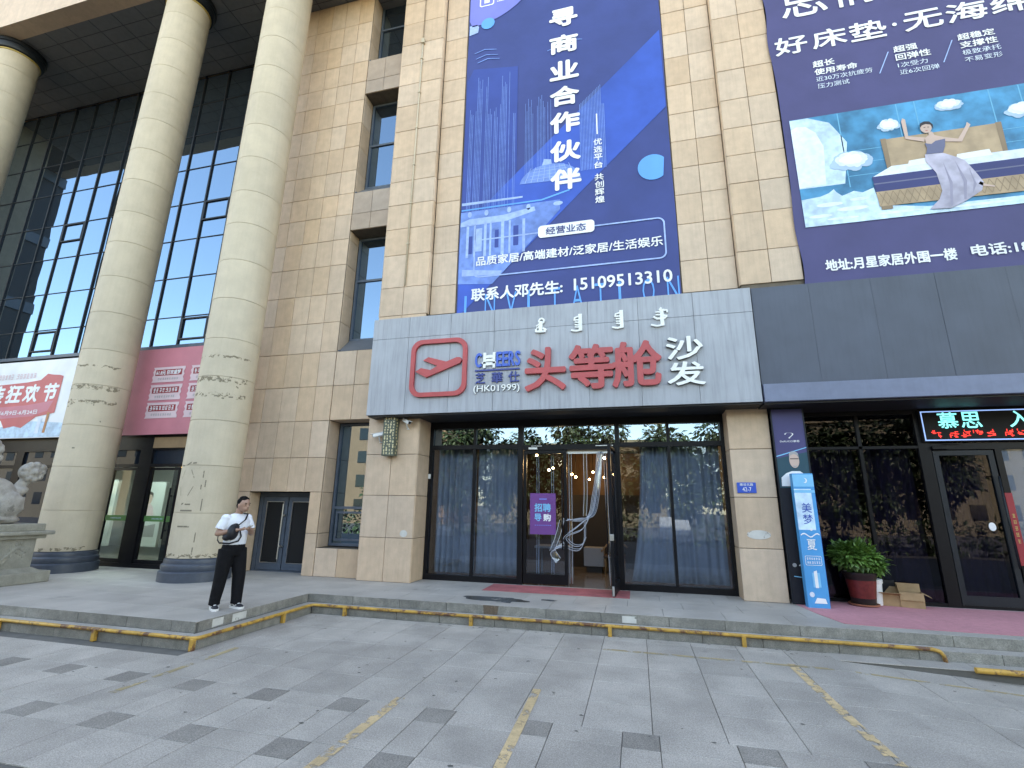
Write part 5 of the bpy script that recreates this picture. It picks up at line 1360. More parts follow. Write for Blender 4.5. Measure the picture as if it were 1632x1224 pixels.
art(adb2, [(-15.65, .55), (-14.75, .55), (-14.75, .95), (-15.65, .8)], 12.596, 'print_grey', 'printed_sofa')
pillar = put('lobby_pillar', MB().box(-13.25, -12.85, 11.6, 12.0, 0, 3.36).mesh('pillar'), 'mullion_dark', label='dark green-black pillar standing inside the glass entrance', cat='pillar')
lamp = empty('lobby_lantern', (-12.2, 11.2, 3.0), 'glowing golden lantern behind the glass above the right doors', 'lantern')
put('lantern_box', MB().box(-12.35, -12.0, 11.0, 11.3, 2.25, 2.62, .01).mesh('box'), 'lamp_gold', lamp)
put('lantern_rod', MB().box(-12.19, -12.16, 11.14, 11.17, 2.62, 3.37).mesh('rod'), 'black_frame', lamp)
ledg = put('wood_ledge', MB().box(-12.5, -10.6, YV - .03, YV - .002, 3.02, 3.30).mesh('ledge'), 'cardboard_in', ve)
# banners above the doors
YB = 10.06
wb = empty('promotion_banner', (-18, YB, 3.35), 'white banner with a red ribbon and large white characters left of the column', 'banner')
put('fabric', cloth(-22.4, -13.98, 3.36, 5.72, YB, 'fabric', .004), 'print_white', wb)
k = YB - .004
art(wb, [(-22.4, 3.38), (-14.0, 3.38), (-14.0, 3.62), (-15.4, 3.75), (-17.0, 3.85), (-18.3, 3.7), (-19.0, 3.85), (-22.4, 3.85)], k, 'print_sky')
art(wb, [(-22.0, 3.95), (-18.3, 3.90), (-18.1, 3.66), (-17.7, 3.72), (-17.4, 3.66), (-16.9, 3.98), (-16.2, 4.08), (-16.2, 5.18), (-17.6, 5.05), (-19.5, 4.98), (-22.0, 4.95)], k - .002, 'print_coral', 'printed_ribbon')
art(wb, [(-22.0, 3.98), (-18.2, 3.96), (-17.1, 4.0), (-16.5, 4.15), (-16.35, 4.45), (-17.4, 4.34), (-19.0, 4.30), (-22.0, 4.32)], k - .004, 'print_rose', 'printed_ribbon')
art(wb, [(-17.1, 5.08), (-16.85, 5.28), (-16.6, 5.24), (-16.35, 5.22), (-16.2, 5.18), (-16.3, 5.1)], k - .004, 'print_coral', 'printed_ribbon')
for s, a, b in (('家', -20.0, -19.3), ('装', -19.2, -18.45), ('狂', -18.35, -17.7), ('欢', -17.62, -17.02), ('节', -16.85, -16.27)): text(wb, s, a, b, 4.42, 4.98, k - .007, 'print_white', .04, shear=.12)
text(wb, '2023年6月9日-6月24日', -19.0, -16.9, 4.06, 4.20, k - .007, 'print_white', .02)
strokes(wb, -19.0, -18.25, 5.16, 5.34, k - .003, 'print_pinkish', 6); strokes(wb, -18.15, -17.3, 5.16, 5.34, k - .003, 'print_pinkish', 6)
art(wb, [(-16.5, 3.5), (-16.4, 3.5), (-16.38, 4.1), (-16.48, 4.1)], k - .006, 'print_orange'); art(wb, [(-16.8, 3.48), (-16.65, 3.48), (-16.63, 3.95), (-16.78, 3.95)], k - .006, 'print_cloud')
rd_ = empty('promotion_banner', (-12, YB, 3.35), 'rose-red banner with rows of white coupons between two columns', 'banner')
put('fabric', cloth(-13.72, -10.1, 3.36, 5.78, YB, 'fabric', .004), 'print_rose', rd_)
cps = [('61.8元 狂欢盛梦', 4.80), (None, 4.30), (None, 3.80)]
for r_i, (s, z) in enumerate(cps):
    for cxi, x in enumerate((-12.84, -11.55)):
        pts = [(x, z)] + [(x + 1.09, z)]
        for q in range(5): pts.append((x + (1.05 if q % 2 else 1.09), z + .06 + q * .075))
        pts += [(x + 1.09, z + .43), (x, z + .43)]
        for q in range(5): pts.append((x + (.04 if q % 2 == 0 else 0), z + .37 - q * .075))
        art(rd_, pts, k - .002, 'print_pinkish', 'printed_coupon')
        art(rd_, [(x + .09, z + .19), (x + 1.0, z + .19), (x + 1.0, z + .36), (x + .09, z + .36)], k - .004, 'print_crimson', 'printed_coupon')
        if s and cxi == 0: text(rd_, s, x + .12, x + .96, z + .21, z + .34, k - .006, 'print_white', .03)
        else: strokes(rd_, x + .12, x + .96, z + .21, z + .34, k - .006, 'print_white', 8)
        strokes(rd_, x + .2, x + .9, z + .06, z + .13, k - .004, 'print_grey', 9)

# ------------------------------------------------------------------ stone lion
lped = empty('lion_pedestal', (-12.6, 7.1, 0), 'carved grey stone pedestal under the lion statue', 'pedestal')
put('plinth', MB().box(-13.35, -11.88, 6.25, 8.02, 0, .22, .02).mesh('plinth'), 'pedestal_stone', lped)
tp = MB(); tp.add([(-13.25, 6.36, .22), (-11.98, 6.36, .22), (-11.98, 7.90, .22), (-13.25, 7.90, .22), (-13.14, 6.5, .30), (-12.06, 6.5, .30), (-12.06, 7.76, .30), (-13.14, 7.76, .30)],
                  [(0, 1, 5, 4), (1, 2, 6, 5), (2, 3, 7, 6), (3, 0, 4, 7), (4, 5, 6, 7)])
tp.box(-13.13, -12.07, 6.51, 7.75, .28, .86, .015)
put('dado', tp.mesh('dado'), 'pedestal_stone', lped)
put('cornice', MB().box(-13.34, -11.92, 6.30, 7.97, .93, 1.01, .025).box(-13.24, -12.0, 6.4, 7.87, .855, .935, .02).mesh('cornice'), 'pedestal_stone', lped)
put('top_slab', MB().box(-13.2, -12.02, 6.44, 7.83, 1.005, 1.15, .02).mesh('top_slab'), 'pedestal_stone', lped)
rel = MB()
for i in range(22):
    t = i / 21; y_ = 6.7 + .88 * t; z_ = .57 + .12 * math.sin(t * 9)
    rel.ell((-12.07, y_, z_), (.022, .05, .035), (random.uniform(-1, 1), 0, 0), 8, 5)
    rel.ell((-12.07, y_, z_ + random.choice([-.09, .09])), (.018, .03, .05), (random.uniform(-1, 1), 0, 0), 8, 5)
put('relief', remesh(rel, .009, 'relief', 2), 'pedestal_stone', lped)
ln = MB()      # lion faces the street (-Y); its haunch and curled tail point at the camera's right
X0 = -12.55
ln.ell((X0, 7.05, 1.66), (.34, .42, .40), (R(20), 0, 0)); ln.ell((X0, 6.72, 1.95), (.33, .34, .44), (R(-25), 0, 0))
ln.ell((X0, 6.55, 2.35), (.34, .32, .36)); ln.ell((X0, 6.38, 2.62), (.27, .27, .26)); ln.ell((X0, 6.16, 2.55), (.17, .16, .15))
ln.ell((X0, 6.62, 2.62), (.33, .27, .34)); ln.ell((X0, 6.12, 2.44), (.15, .13, .07))
for sx in (-1, 1):
    x = X0 + sx * .24
    ln.ell((x, 7.22, 1.52), (.17, .28, .28), (R(-15), 0, 0)); ln.tube([(x, 7.36, 1.66), (x, 7.40, 1.45), (x, 7.30, 1.30), (x, 7.12, 1.22)], [.13, .12, .10, .10], 10)
    ln.ell((x, 7.28, 1.23), (.12, .22, .085)); ln.ell((x, 7.02, 1.22), (.12, .14, .08))
    ln.tube([(X0 + sx * .22, 6.58, 2.1), (X0 + sx * .24, 6.52, 1.7), (X0 + sx * .24, 6.52, 1.25)], [.16, .12, .11], 10); ln.ell((X0 + sx * .24, 6.46, 1.23), (.13, .17, .085))
    ln.ell((X0 + sx * .2, 6.42, 2.86), (.06, .05, .07)); ln.ell((X0 + sx * .10, 6.10, 2.66), (.05, .04, .045))
    for i in range(12):
        a = R(i * 27); ln.ell((X0 + sx * (.30 + .03 * math.sin(i)), 6.60 + .24 * math.cos(a), 2.42 + .34 * math.sin(a)), (.09, .09, .09), n=10, m=6)
for i in range(6): ln.ell((X0 + random.uniform(-.2, .2), 6.86 + .02 * i, 2.75 - .12 * i), (.11, .09, .09), n=10, m=6)
ln.tube([(X0, 7.30, 1.70), (X0 + .02, 7.46, 1.84), (X0 + .04, 7.55, 2.02)], [.11, .10, .10], 10)
ln.ell((X0 + .12, 7.40, 1.76), (.10, .22, .10), (R(25), 0, 0))
ln.ell((X0 + .04, 7.62, 2.20), (.19, .22, .20))
for i in range(9):
    a = R(i * 40); ln.ell((X0 + .14, 7.60 + .15 * math.cos(a), 2.20 + .15 * math.sin(a)), (.08, .075, .075), n=10, m=6)
for i in range(34):
    a = i * .42; r_ = .05 + .0042 * i
    ln.ell((X0 + .165 - .002 * i, 7.61 + r_ * math.cos(a), 2.20 + r_ * math.sin(a)), (.045, .030, .030), n=8, m=5)
for sx in (-1, 1):
    for q in (-.07, 0, .07): ln.ell((X0 + sx * .24 + q, 6.88, 1.22), (.036, .07, .06), n=8, m=5)
ln.ell((X0 + .20, 7.60, 2.20), (.06, .07, .07), n=10, m=6); ln.ell((X0 + .04, 7.80, 2.28), (.10, .08, .10)); ln.ell((X0, 7.05, 1.24), (.4, .45, .10))
put('lion_statue', remesh(ln, .015, 'lion_statue', 1), 'lion_stone', label='weathered grey stone lion with a curled tail cut off by the left edge', cat='statue')

# ------------------------------------------------------------------ yellow kerb rails
rl = empty('kerb_rail', (-5.8, 8.2, 0), 'long rusty yellow pipe rail bent along the lower step', 'rail')
rz_ = -.134
put('pipe', MB().tube([(-11.5, 5.81, rz_), (-8, 5.81, rz_), (-5.86, 5.81, rz_), (-5.80, 5.83, rz_), (-5.77, 5.90, rz_), (-5.77, 7.0, rz_), (-5.77, 8.15, rz_), (-5.75, 8.23, rz_), (-5.68, 8.26, rz_), (-3, 8.26, rz_), (0, 8.26, rz_), (3.72, 8.26, rz_), (3.80, 8.26, rz_ - .02), (3.84, 8.26, rz_ - .07), (3.86, 8.26, -.40)], .025, 12).mesh('pipe', True), 'yellow_rail', rl)
for x, y in ((-9.4, 5.80), (-7.5, 5.80), (-5.80, 5.80), (-5.76, 7.5), (-5.1, 8.255), (-2.75, 8.255), (-.50, 8.255), (1.40, 8.255)):
    put('post', MB().box(x - .028, x + .028, y - .028, y + .028, gz(x) - .004, rz_, .004).mesh('post'), 'yellow_rail', rl)
r2_ = empty('kerb_rail', (4.2, 7.9, -.3), 'short yellow pipe rail starting at the lowest step on the right', 'rail')
put('pipe', MB().tube([(3.98, 7.90, -.262), (6.0, 7.90, -.262), (9.0, 7.90, -.262)], .034, 12).mesh('pipe', True, auto=50), 'yellow_rail', r2_)
for x in (5.6, 7.6): put('post', MB().box(x - .028, x + .028, 7.875, 7.93, gz(x) - .004, -.262, .004).mesh('post'), 'yellow_rail', r2_)

# ------------------------------------------------------------------ things in front of the right shop
PX, PY = 3.86, 10.62
pot = empty('flower_pot', (PX, PY, 0), 'dark red glazed pot holding the leafy bush', 'pot')
put('saucer', MB().lathe([(.20, .007), (.235, .02), (.24, .045), (.22, .045), (.205, .025)], (PX, PY, 0), 32).mesh('saucer', True, auto=40), 'terracotta', pot)
put('pot_foot', MB().lathe([(.17, .03), (.19, .05), (.195, .13), (.20, .14)], (PX, PY, 0), 32).mesh('foot', True, auto=40), 'pot_black', pot)
put('pot_body', MB().lathe([(.198, .14), (.235, .44)], (PX, PY, 0), 32).mesh('body', True, auto=40), 'pot_red', pot)
put('pot_rim', MB().lathe([(.235, .44), (.25, .50), (.275, .53), (.28, .57), (.255, .575), (.245, .53), (.0, .53)], (PX, PY, 0), 32).mesh('rim', True, auto=40), 'pot_black', pot)
put('soil', MB().lathe([(.0, .535), (.24, .535), (.24, .54), (0, .55)], (PX, PY, 0), 24).mesh('soil', True), 'soil', pot)
def leafy(n, cx, cy, cz, rx, ry, rz, ls, rnd_=random, droop=.3, shell=.5):
    vs_ = []; fs = []
    for i in range(n):
        while True:
            d = Vector((rnd_.uniform(-1, 1), rnd_.uniform(-1, 1), rnd_.uniform(-1, 1)))
            if .05 < d.length < 1: break
        d.normalize(); rr = shell + (1 - shell) * rnd_.random() ** .6
        lump = 1 + .16 * math.sin(5 * d.x + 2.2 * d.z + 1) * math.cos(4 * d.y + 3 * d.z)
        p = Vector((cx + d.x * rx * rr * lump, cy + d.y * ry * rr * lump, cz + d.z * rz * rr * lump))
        L_ = ls * rnd_.uniform(.6, 1.35)
        dirn = (d + Vector((rnd_.uniform(-.7, .7), rnd_.uniform(-.7, .7), rnd_.uniform(-.5, .5) - droop * .4))).normalized()
        sd = dirn.cross(Vector((rnd_.uniform(-.5, .5), rnd_.uniform(-.5, .5), 1))).normalized()
        nn = sd.cross(dirn)
        w_ = L_ * rnd_.uniform(.20, .30)
        b = len(vs_)
        tip = p + dirn * L_ - nn * L_ * .12
        vs_ += [p, p + dirn * L_ * .45 + sd * w_, tip, p + dirn * L_ * .45 - sd * w_, p + dirn * L_ * .5 + nn * L_ * .06]
        fs += [(b, b + 1, b + 4), (b + 1, b + 2, b + 4), (b + 2, b + 3, b + 4), (b + 3, b, b + 4)]
    return vs_, fs
bush = empty('leafy_bush', (PX, PY, .54), 'dense green leafy bush growing in the red pot', 'plant')
f_ = MB(); f_.add(*leafy(950, PX - .05, PY - .02, .85, .34, .33, .22, .115)); f_.add(*leafy(330, PX + .19, PY - .05, .70, .19, .22, .15, .105)); f_.add(*leafy(220, PX - .24, PY, .90, .16, .2, .16, .10)); f_.add(*leafy(40, PX + .05, PY - .05, .84, .42, .36, .28, .12))
f_.add(*leafy(400, PX, PY, .80, .30, .28, .22, .10, shell=.0))
put('foliage', f_.mesh('foliage'), 'leaf', bush)
sm_ = MB()
for i in range(9):
    a = i * .7; sm_.tube([(PX + .04 * math.cos(a), PY + .04 * math.sin(a), .54), (PX + .12 * math.cos(a), PY + .12 * math.sin(a), .68), (PX + .28 * math.cos(a), PY + .26 * math.sin(a), .86)], [.010, .008, .004], 6)
put('stems', sm_.mesh('stems', True), 'bark', bush)
bk = empty('paint_bucket', (4.10, 10.80, 0), 'white plastic bucket with a blue label behind the pot', 'bucket')
put('tub', MB().lathe([(.125, .006), (.15, .36), (.15, .38)], (4.10, 10.80, 0), 28).mesh('tub', True, auto=40), 'white_plastic', bk)
put('lid', MB().lathe([(.16, .375), (.165, .385), (.165, .435), (.155, .445), (.0, .445)], (4.10, 10.80, 0), 28).mesh('lid', True, auto=40), 'white_plastic', bk)
lab = MB(); vs_ = []
for i in range(9):
    a = R(196 + i * 7.5); vs_ += [(4.10 + .138 * math.cos(a), 10.80 + .138 * math.sin(a), .08), (4.10 + .152 * math.cos(a), 10.80 + .152 * math.sin(a), .33)]
lab.add(vs_, [(2 * i, 2 * i + 2, 2 * i + 3, 2 * i + 1) for i in range(8)])
put('label_print', lab.mesh('label'), 'label_blue', bk)
def carton(cx, cy, w, d, h, rz, flaps, label):
    c = empty('cardboard_box', (cx, cy, .007), label, 'box', 'open cardboard boxes by the shop glass', rz=R(rz))
    t = .006
    mb = MB(); mb.box(-w / 2, w / 2, -d / 2, -d / 2 + t, 0, h); mb.box(-w / 2, w / 2, d / 2 - t, d / 2, 0, h); mb.box(-w / 2, -w / 2 + t, -d / 2 + t, d / 2 - t, 0, h); mb.box(w / 2 - t, w / 2, -d / 2 + t, d / 2 - t, 0, h); mb.box(-w / 2 + t, w / 2 - t, -d / 2 + t, d / 2 - t, 0, t)
    put('carton', mb.mesh('carton'), 'cardboard', c, local=True)
    for side, ang in flaps:
        fl = min(w, d) * .5
        if side in 'fb':
            o = put('flap', MB().box(-w / 2, w / 2, 0, t, 0, fl).mesh('flap'), 'cardboard', c, (0, -d / 2 if side == 'f' else d / 2 - t, h), (R(ang) * (1 if side == 'f' else -1), 0, 0), local=True)
        else:
            o = put('flap', MB().box(0, t, -d / 2, d / 2, 0, fl).mesh('flap'), 'cardboard', c, (-w / 2 if side == 'l' else w / 2 - t, 0, h), (0, R(ang) * (-1 if side == 'l' else 1), 0), local=True)
    return c
carton(4.33, 10.80, .32, .22, .20, -14, (('f', 75), ('r', 78), ('l', 30), ('b', 12)), 'small open cardboard box between the white bucket and the larger box')
carton(4.64, 10.72, .34, .26, .25, -16, (('l', 8), ('r', 118), ('b', 10), ('f', 172)), 'larger open cardboard box, rightmost beside the tinted glass')
put('packing_sheet', MB().box(4.22, 4.50, 10.91, 10.92, .007, .42).mesh('sheet'), 'black_void', label='black sheet propped up behind the small cardboard box', cat='sheet')

# ------------------------------------------------------------------ man with phone (local frame: +X forward, +Y his left)
man = empty('person', (-6.42, 6.93, 0), 'man in white T-shirt and black trousers looking down at his phone on the step', 'person', rz=R(-8))
def pm_(name, mesh, m, par=man, **k): return put(name, mesh, m, par, (0, 0, 0), local=True, **k)
RS, RE, RWr = Vector((-.02, -.185, 1.385)), Vector((-.06, -.255, 1.145)), Vector((.185, -.135, 1.205))
LS, LE, LWr = Vector((-.02, .185, 1.385)), Vector((.03, .25, 1.135)), Vector((.225, .085, 1.165))
b_ = MB()
b_.rings([(0, 0, .86, .10, .14), (0, 0, 1.0, .10, .13), (0, 0, 1.2, .105, .145), (-.005, 0, 1.34, .10, .17), (-.01, 0, 1.42, .07, .11), (0, 0, 1.46, .05, .055)])
b_.tube([(-.015, 0, 1.40), (.01, 0, 1.47), (.035, 0, 1.54)], [.062, .056, .056], 12)
HC = Vector((.080, 0, 1.598))
b_.ell(HC, (.098, .076, .118), (0, R(26), 0), 18, 12)
b_.ell(HC + Vector((.035, 0, -.062)), (.062, .058, .055), (0, R(18), 0)); b_.ell(HC + Vector((.090, 0, -.035)), (.027, .015, .026), (0, R(10), 0), 10, 6)
b_.ell(HC + Vector((.075, 0, -.078)), (.018, .028, .012), n=10, m=6)
for s in (-1, 1): b_.ell(HC + Vector((-.008, s * .077, -.018)), (.020, .010, .032), n=10, m=6)
for S_, E_, W_ in ((RS, RE, RWr), (LS, LE, LWr)):
    b_.tube([S_, S_.lerp(E_, .5), E_], [.052, .047, .042], 12); b_.tube([E_, E_.lerp(W_, .35), W_], [.043, .041, .029], 12); b_.ell(E_, (.043, .043, .043)); b_.ell(S_, (.055, .055, .055))
PH = Vector((.292, -.035, 1.235))          # phone centre
def hand(W_, side):
    palm = W_.lerp(PH, .48) + Vector((0, 0, -.008)); d = (PH - W_).normalized()
    b_.tube([W_, W_.lerp(palm, .5), palm + d * .025], [.029, .036, .036], 10, flat=.6)
    lat = d.cross(Vector((0, 0, 1))).normalized()
    for i in range(4):
        o = lat * (.030 - .020 * i) * side; base = palm + d * .03 + o
        L_ = (.075, .082, .078, .062)[i]
        b_.tube([base, base + d * L_ * .45 + Vector((0, 0, -.008)), base + d * L_ * .8 - lat * side * .0 + Vector((0, 0, -.002)), base + d * L_ + Vector((0, 0, .014))], [.0095, .009, .0085, .0075], 7)
    tb_ = palm - d * .02 - lat * side * -.036
    b_.tube([tb_, tb_ + d * .03 + Vector((0, 0, .02)), tb_ + d * .058 - lat * side * .012 + Vector((0, 0, .034))], [.012, .0105, .0085], 7)
hand(RWr, 1); hand(LWr, -1)
HipR, KneeR, AnkR = Vector((-.02, -.09, .90)), Vector((-.035, -.115, .49)), Vector((-.075, -.125, .085))
HipL, KneeL, AnkL = Vector((.0, .09, .90)), Vector((.075, .10, .50)), Vector((.095, .10, .085))
for H_, K_, A_ in ((HipR, KneeR, AnkR), (HipL, KneeL, AnkL)):
    b_.tube([H_, H_.lerp(K_, .5), K_, K_.lerp(A_, .35), A_, A_ - Vector((0, 0, .03))], [.075, .068, .05, .05, .036, .036], 12)
pm_('body', remesh(b_, .0075, 'body', 3), 'skin')
# eyes, brows, lips
fc = MB()
for s in (-1, 1):
    fc.ell(HC + Vector((.088, s * .031, -.004)), (.010, .014, .006), n=8, m=5); fc.ell(HC + Vector((.092, s * .033, .022)), (.010, .021, .005), n=8, m=5)
pm_('eyes_and_brows', fc.mesh('eyes', True), 'hair')
# hair
h_ = MB(); h_.ell(HC + Vector((-.022, 0, .040)), (.088, .079, .082), (0, R(20), 0), 20, 12); h_.ell(HC + Vector((.030, 0, .085)), (.058, .058, .036), (0, R(34), 0)); h_.ell(HC + Vector((-.050, 0, -.012)), (.054, .074, .075)); h_.ell(HC + Vector((-.008, 0, .012)), (.050, .0805, .045))
for i in range(60):
    a, b = random.uniform(0, 6.28), random.uniform(.1, 1.0)
    h_.ell(HC + Vector((-.012 + .083 * math.cos(a) * b, .072 * math.sin(a) * b, .055 + .075 * math.sqrt(max(0, 1 - b * b)))), (.012, .012, .014), n=6, m=4)
pm_('hair', remesh(h_, .006, 'hair', 1), 'hair')
# T-shirt
t_s = MB()
t_s.rings([(0, 0, .965, .135, .172), (.005, 0, 1.05, .138, .172), (.006, 0, 1.15, .132, .175), (.004, 0, 1.26, .130, .188), (-.004, 0, 1.34, .125, .200), (-.012, 0, 1.395, .105, .185), (-.015, 0, 1.43, .080, .125), (-.008, 0, 1.455, .068, .076)], 26)
for S_, E_ in ((RS, RE), (LS, LE)):
    M_ = S_.lerp(E_, .72); t_s.tube([S_ + Vector((0, -.02 if S_.y > 0 else .02, .0)), S_.lerp(E_, .35), M_], [.074, .073, .075], 14); t_s.ell(S_, (.074, .070, .062))
pm_('t_shirt', remesh(t_s, .009, 't_shirt', 4), 'shirt')
# trousers
tr = MB()
tr.rings([(-.01, 0, .80, .125, .165), (-.01, 0, .88, .138, .176), (0, 0, .95, .136, .172), (0, 0, 1.01, .128, .166)], 24)
for H_, K_, A_ in ((HipR, KneeR, AnkR), (HipL, KneeL, AnkL)):
    F_ = A_ + Vector((0, 0, .0))
    tr.tube([H_, H_.lerp(K_, .4), K_, K_.lerp(F_, .5), F_ + Vector((0, 0, .05)), F_ + Vector((.0, 0, -.015))], [.118, .110, .092, .084, .076, .078], 16)
pm_('trousers', remesh(tr, .0095, 'trousers', 3), 'trousers')
# shoes
for A_, yaw in ((AnkR, -28), (AnkL, -8)):
    rot = Matrix.Rotation(R(yaw), 3, 'Z')
    up_ = MB(); T_ = lambda x, y, z: Vector((A_.x, A_.y, 0)) + rot @ Vector((x, y, z))
    for (x, z, rx, ry, rz) in ((-.045, .055, .05, .042, .05), (.02, .055, .07, .044, .045), (.09, .042, .075, .046, .032), (.135, .036, .045, .040, .024)): up_.ell(T_(x, 0, z), (rx, ry, rz), (0, 0, R(yaw)))
    pm_('shoe', remesh(up_, .007, 'shoe', 3), 'shoe_black')
    so = MB(); ol_ = [(-.095, .03), (-.085, .045), (0, .048), (.10, .053), (.16, .042), (.185, .0), (.16, -.042), (.10, -.053), (0, -.048), (-.085, -.045), (-.095, -.03)]
    n = len(ol_); so.add([T_(x, y, .001) for x, y in ol_] + [T_(x, y, .034) for x, y in ol_], [tuple(reversed(range(n))), tuple(range(n, 2 * n))] + [(i, (i + 1) % n, n + (i + 1) % n, n + i) for i in range(n)])
    for s in (-1, 1):
        so.tube([T_(-.06, s * .046, .055), T_(.0, s * .049, .062), (T_(.05, s * .05, .045)), T_(.09, s * .047, .06)], .006, 6)
    so.ell(T_(.065, 0, .078), (.035, .022, .010), (0, R(28), R(yaw)), 10, 6)
    pm_('shoe_sole', so.mesh('sole'), 'shoe_white')
pm_('watch', MB().tube([RE.lerp(RWr, .86), RE.lerp(RWr, .97)], .036, 14).mesh('watch', True, auto=40), 'bag_black')
# shoulder bag and phone are things of their own
bag = empty('shoulder_bag', (-6.42, 6.93, 0), 'black sling bag worn across the chest of the standing man', 'bag', rz=R(-8))
bg_ = MB()
bg_.ell((.10, -.13, 1.17), (.075, .135, .12), (R(38), 0, R(35)), 20, 12); bg_.ell((.085, -.09, 1.24), (.06, .085, .07), (R(20), 0, R(35))); bg_.ell((.05, -.19, 1.09), (.055, .08, .055), (0, 0, R(40)))
pm_('bag_body', remesh(bg_, .009, 'bag_body', 3), 'bag_black', bag)
pm_('strap', MB().tube([(.13, -.04, 1.20), (.165, -.03, 1.10), (.165, -.07, 1.03), (.10, -.165, .995), (-.05, -.215, 1.0), (-.13, -.19, 1.04), (-.155, -.17, 1.11), (-.10, -.19, 1.16), (.02, -.22, 1.12)], .013, 8, flat=.35).mesh('strap', True), 'bag_black', bag)
pm_('neck_strap', MB().tube([(.13, -.07, 1.28), (.135, .03, 1.36), (.075, .105, 1.445), (-.04, .125, 1.455), (-.13, .03, 1.37), (-.135, -.1, 1.2), (-.14, -.17, 1.1)], .017, 8, flat=.35).mesh('neck_strap', True), 'bag_black', bag)
ph_ = empty('mobile_phone', (-6.42, 6.93, 0), 'phone in pale case held by the standing man', 'phone', rz=R(-8))
pb_ = MB().box(-.072, .072, -.036, .036, -.004, .004, .003)
o_ = put('phone_case', pb_.mesh('case'), 'white_plastic', ph_, PH + Vector((.012, 0, .012)), (0, R(-28), 0), local=True)
put('screen', MB().box(-.066, .066, -.032, .032, .0042, .0052).mesh('screen'), 'phone_black', ph_, PH + Vector((.012, 0, .012)), (0, R(-28), 0), local=True)

for o_ in (man, bag, ph_): o_.scale = (1.05, 1.07, 1.0)
# ------------------------------------------------------------------ the street behind the camera (seen in the glass)
def tree_mesh(seed, h, cr):
    rn = random.Random(seed)
    tk = MB(); tk.tube([(0, 0, 0), (.08, .03, h * .25), (-.05, .06, h * .5), (.05, 0, h * .8)], [.20, .16, .12, .04], 9)
    lv = MB()
    for i in range(11):
        a = i * 2.4; z = h * (.24 + .06 * i); L_ = cr * (1.0 - .045 * i)
        e = Vector((L_ * math.cos(a), L_ * math.sin(a), z + L_ * .35))
        tk.tube([(0, 0, z - .3), Vector((0, 0, z)).lerp(e, .5) + Vector((0, 0, .15)), e], [.07, .045, .015], 6)
        lv.add(*leafy(520, e.x * .85, e.y * .85, e.z, cr * .5, cr * .5, cr * .42, .40, rn, 1.2, .2))
        for q in range(5):       # hanging twigs
            px_, py_ = e.x * rn.uniform(.5, 1.15), e.y * rn.uniform(.5, 1.15)
            for t in range(14): lv.add(*leafy(1, px_, py_, e.z - .15 * t, .08, .08, .08, .26, rn, 3.0, .2))
    return tk.mesh('trunk', True), lv.mesh('crown')
TM = [tree_mesh(3, 8.2, 2.6), tree_mesh(11, 9.4, 3.0)]
tlab = ['leftmost street tree mirrored in the shop glass', 'second street tree mirrored beside the door transom', 'tall street tree mirrored in the middle of the shop glass',
        'street tree mirrored in the right-hand transom', 'street tree mirrored in the right pane', 'street tree mirrored in the pane beside the right pier', 'street tree mirrored in the dark tinted glass', 'last street tree mirrored in the dark shopfront']
for i, (x, y) in enumerate(((-18.5, -15.5), (-13.2, -14.6), (-8.4, -15.8), (-3.4, -15.4), (2.4, -14.6), (7.2, -15.4), (12.2, -14.8), (17.5, -15.2))):
    t = empty('street_tree', (x, y, -.8), tlab[i], 'tree', 'street trees across the forecourt', rz=i * 1.3)
    put('trunk', TM[i % 2][0], 'bark', t, local=True); put('crown', TM[i % 2][1], 'leaf_tree', t, local=True)
hd = MB()
hr = random.Random(5)
for i in range(46): hd.add(*leafy(110, -24 + i * 1.0 + hr.uniform(-.3, .3), -12.9 + hr.uniform(-.3, .3), .15 + hr.uniform(-.1, .2), .75, .6, .95 + hr.uniform(-.15, .25), .34, hr, .3, .25))
put('hedge', hd.mesh('hedge'), 'leaf_tree', label='long dark green hedge across the forecourt, mirrored low in the shop glass', cat='hedge')
def block(x0, x1, y0, y1, h, m, label):
    b = empty('apartment_building', ((x0 + x1) / 2, y1, -.8), label, 'building')
    put('wall', MB().box(x0, x1, y0, y1, -.8, h).mesh('wall'), m, b)
    put('roof', MB().box(x0 - .4, x1 + .4, y0 - .4, y1 + .4, h, h + .5).mesh('roof'), 'wall_cream', b)
    n = int((x1 - x0) / 3)
    wm = MB().box(-.75, .75, 0, .06, 0, 1.6).mesh('window'); wm.materials.append(MATS['car_glass'])
    for i in range(n):
        for k_ in range(int(h / 3.2)): put('window', wm, None, b, (x0 + 1.5 + 3 * i, y1, 1.0 + 3.2 * k_))
block(-44, -24, -52, -38, 15, 'wall_orange', 'sunlit orange apartment block mirrored at the left of the shop glass')
block(-110, -52, -46, -30, 13, 'wall_cream', 'added unseen low building keeping the bright horizon out of the left entrance glass')  # added block: hides the bright horizon from the left entrance panes
block(-20, 4, -60, -46, 10, 'wall_cream', 'low cream building mirrored behind the street trees')
block(14, 46, -58, -44, 12, 'wall_cream', 'long cream building mirrored in the tinted glass')
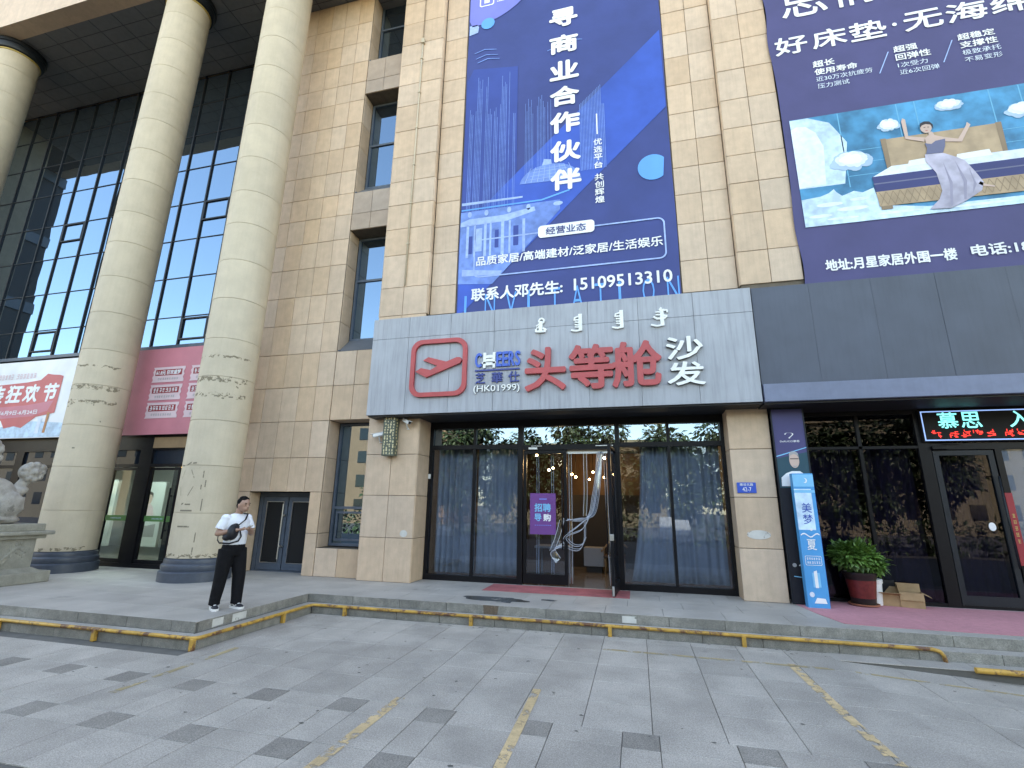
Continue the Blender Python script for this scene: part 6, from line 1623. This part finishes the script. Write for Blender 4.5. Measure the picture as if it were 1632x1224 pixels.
def vehicle(name, loc, rz, prof, wid, m, label, cat, wins):
    v = empty(name, loc, label, cat, rz=R(rz))
    mb = MB(); n = len(prof)
    for s_ in (0,):
        a = [(x, -wid / 2 + .10 * max(0, z - .9), z) for x, z in prof]; b2 = [(x, wid / 2 - .10 * max(0, z - .9), z) for x, z in prof]
        mb.add(a + b2, [tuple(range(n)), tuple(reversed(range(n, 2 * n)))] + [(i, n + i, n + (i + 1) % n, (i + 1) % n) for i in range(n)])
    put('car_body', mb.mesh('car_body'), m, v, local=True)
    for pts in wins:
        for s_ in (-1, 1):
            k_ = len(pts)
            put('side_window', MB().add([(x, s_ * (wid / 2 - .10 * max(0, z - .9) + .006), z) for x, z in pts], [tuple(range(k_))]).mesh('win'), 'car_glass', v, local=True)
    xs_w = [p[0] for p in prof]
    for x in (min(xs_w) + .85, max(xs_w) - .85):
        for s_ in (-1, 1):
            w_ = put('wheel', MB().lathe([(.0, -.1), (.30, -.1), (.33, -.06), (.33, .06), (.30, .1), (0, .1)], n=22).mesh('wheel', True, auto=40), 'rubber', v, (x, s_ * (wid / 2 - .08), .33), (R(90), 0, 0), local=True)
            put('rim', MB().lathe([(.0, -.108), (.2, -.104), (.2, .104), (0, .108)], n=18).mesh('rim', True, auto=40), 'silver_metal', w_, local=True)
    for s_ in (-1, 1): put('headlight', MB().ell((max(xs_w) - .06, s_ * (wid / 2 - .3), .75), (.08, .16, .08), n=10, m=6).mesh('headlight', True), 'white_plastic', v, local=True)
    return v
vehicle('parked_car', (-14.6, -9.9, -.8), 0, [(-2.2, .35), (-2.25, .8), (-2.0, 1.0), (-1.3, 1.08), (-.7, 1.45), (.4, 1.48), (1.1, 1.05), (2.0, .95), (2.25, .7), (2.2, .35)], 1.8, 'car_white', 'white car mirrored in the ground-floor slot window', 'car', [[(-1.15, 1.10), (-.65, 1.38), (.35, 1.41), (.95, 1.08)]])
vehicle('parked_van', (2.2, -11.4, -.8), 90, [(-2.2, .35), (-2.25, 1.1), (-2.1, 1.85), (.9, 1.9), (1.5, 1.25), (2.1, 1.1), (2.25, .7), (2.2, .35)], 1.75, 'car_silver', 'silver van facing the shops, mirrored right of the open door', 'van', [[(-1.9, 1.2), (-1.85, 1.7), (.8, 1.75), (1.3, 1.25)]])

lt = MB()
for i in range(150):
    x, y = random.uniform(-6.5, 4.5), random.choice([random.uniform(3.4, 8.1), 8.26 - abs(random.gauss(0, .1))])
    if x < -5.7 and y > 5.7: continue
    r = random.uniform(.008, .028); a0 = random.uniform(0, 6)
    pts = [(x + r * random.uniform(.5, 1.3) * math.cos(a0 + q * 1.05), y + r * random.uniform(.3, 1) * math.sin(a0 + q * 1.05)) for q in range(6)]
    lt.add([(px_, py_, gz(px_) + .0042) for px_, py_ in pts], [tuple(range(6))])
put('litter', lt.mesh('litter'), 'joint_dark', kind='stuff', label='tiny dark specks of dirt scattered over the paving', cat='litter')
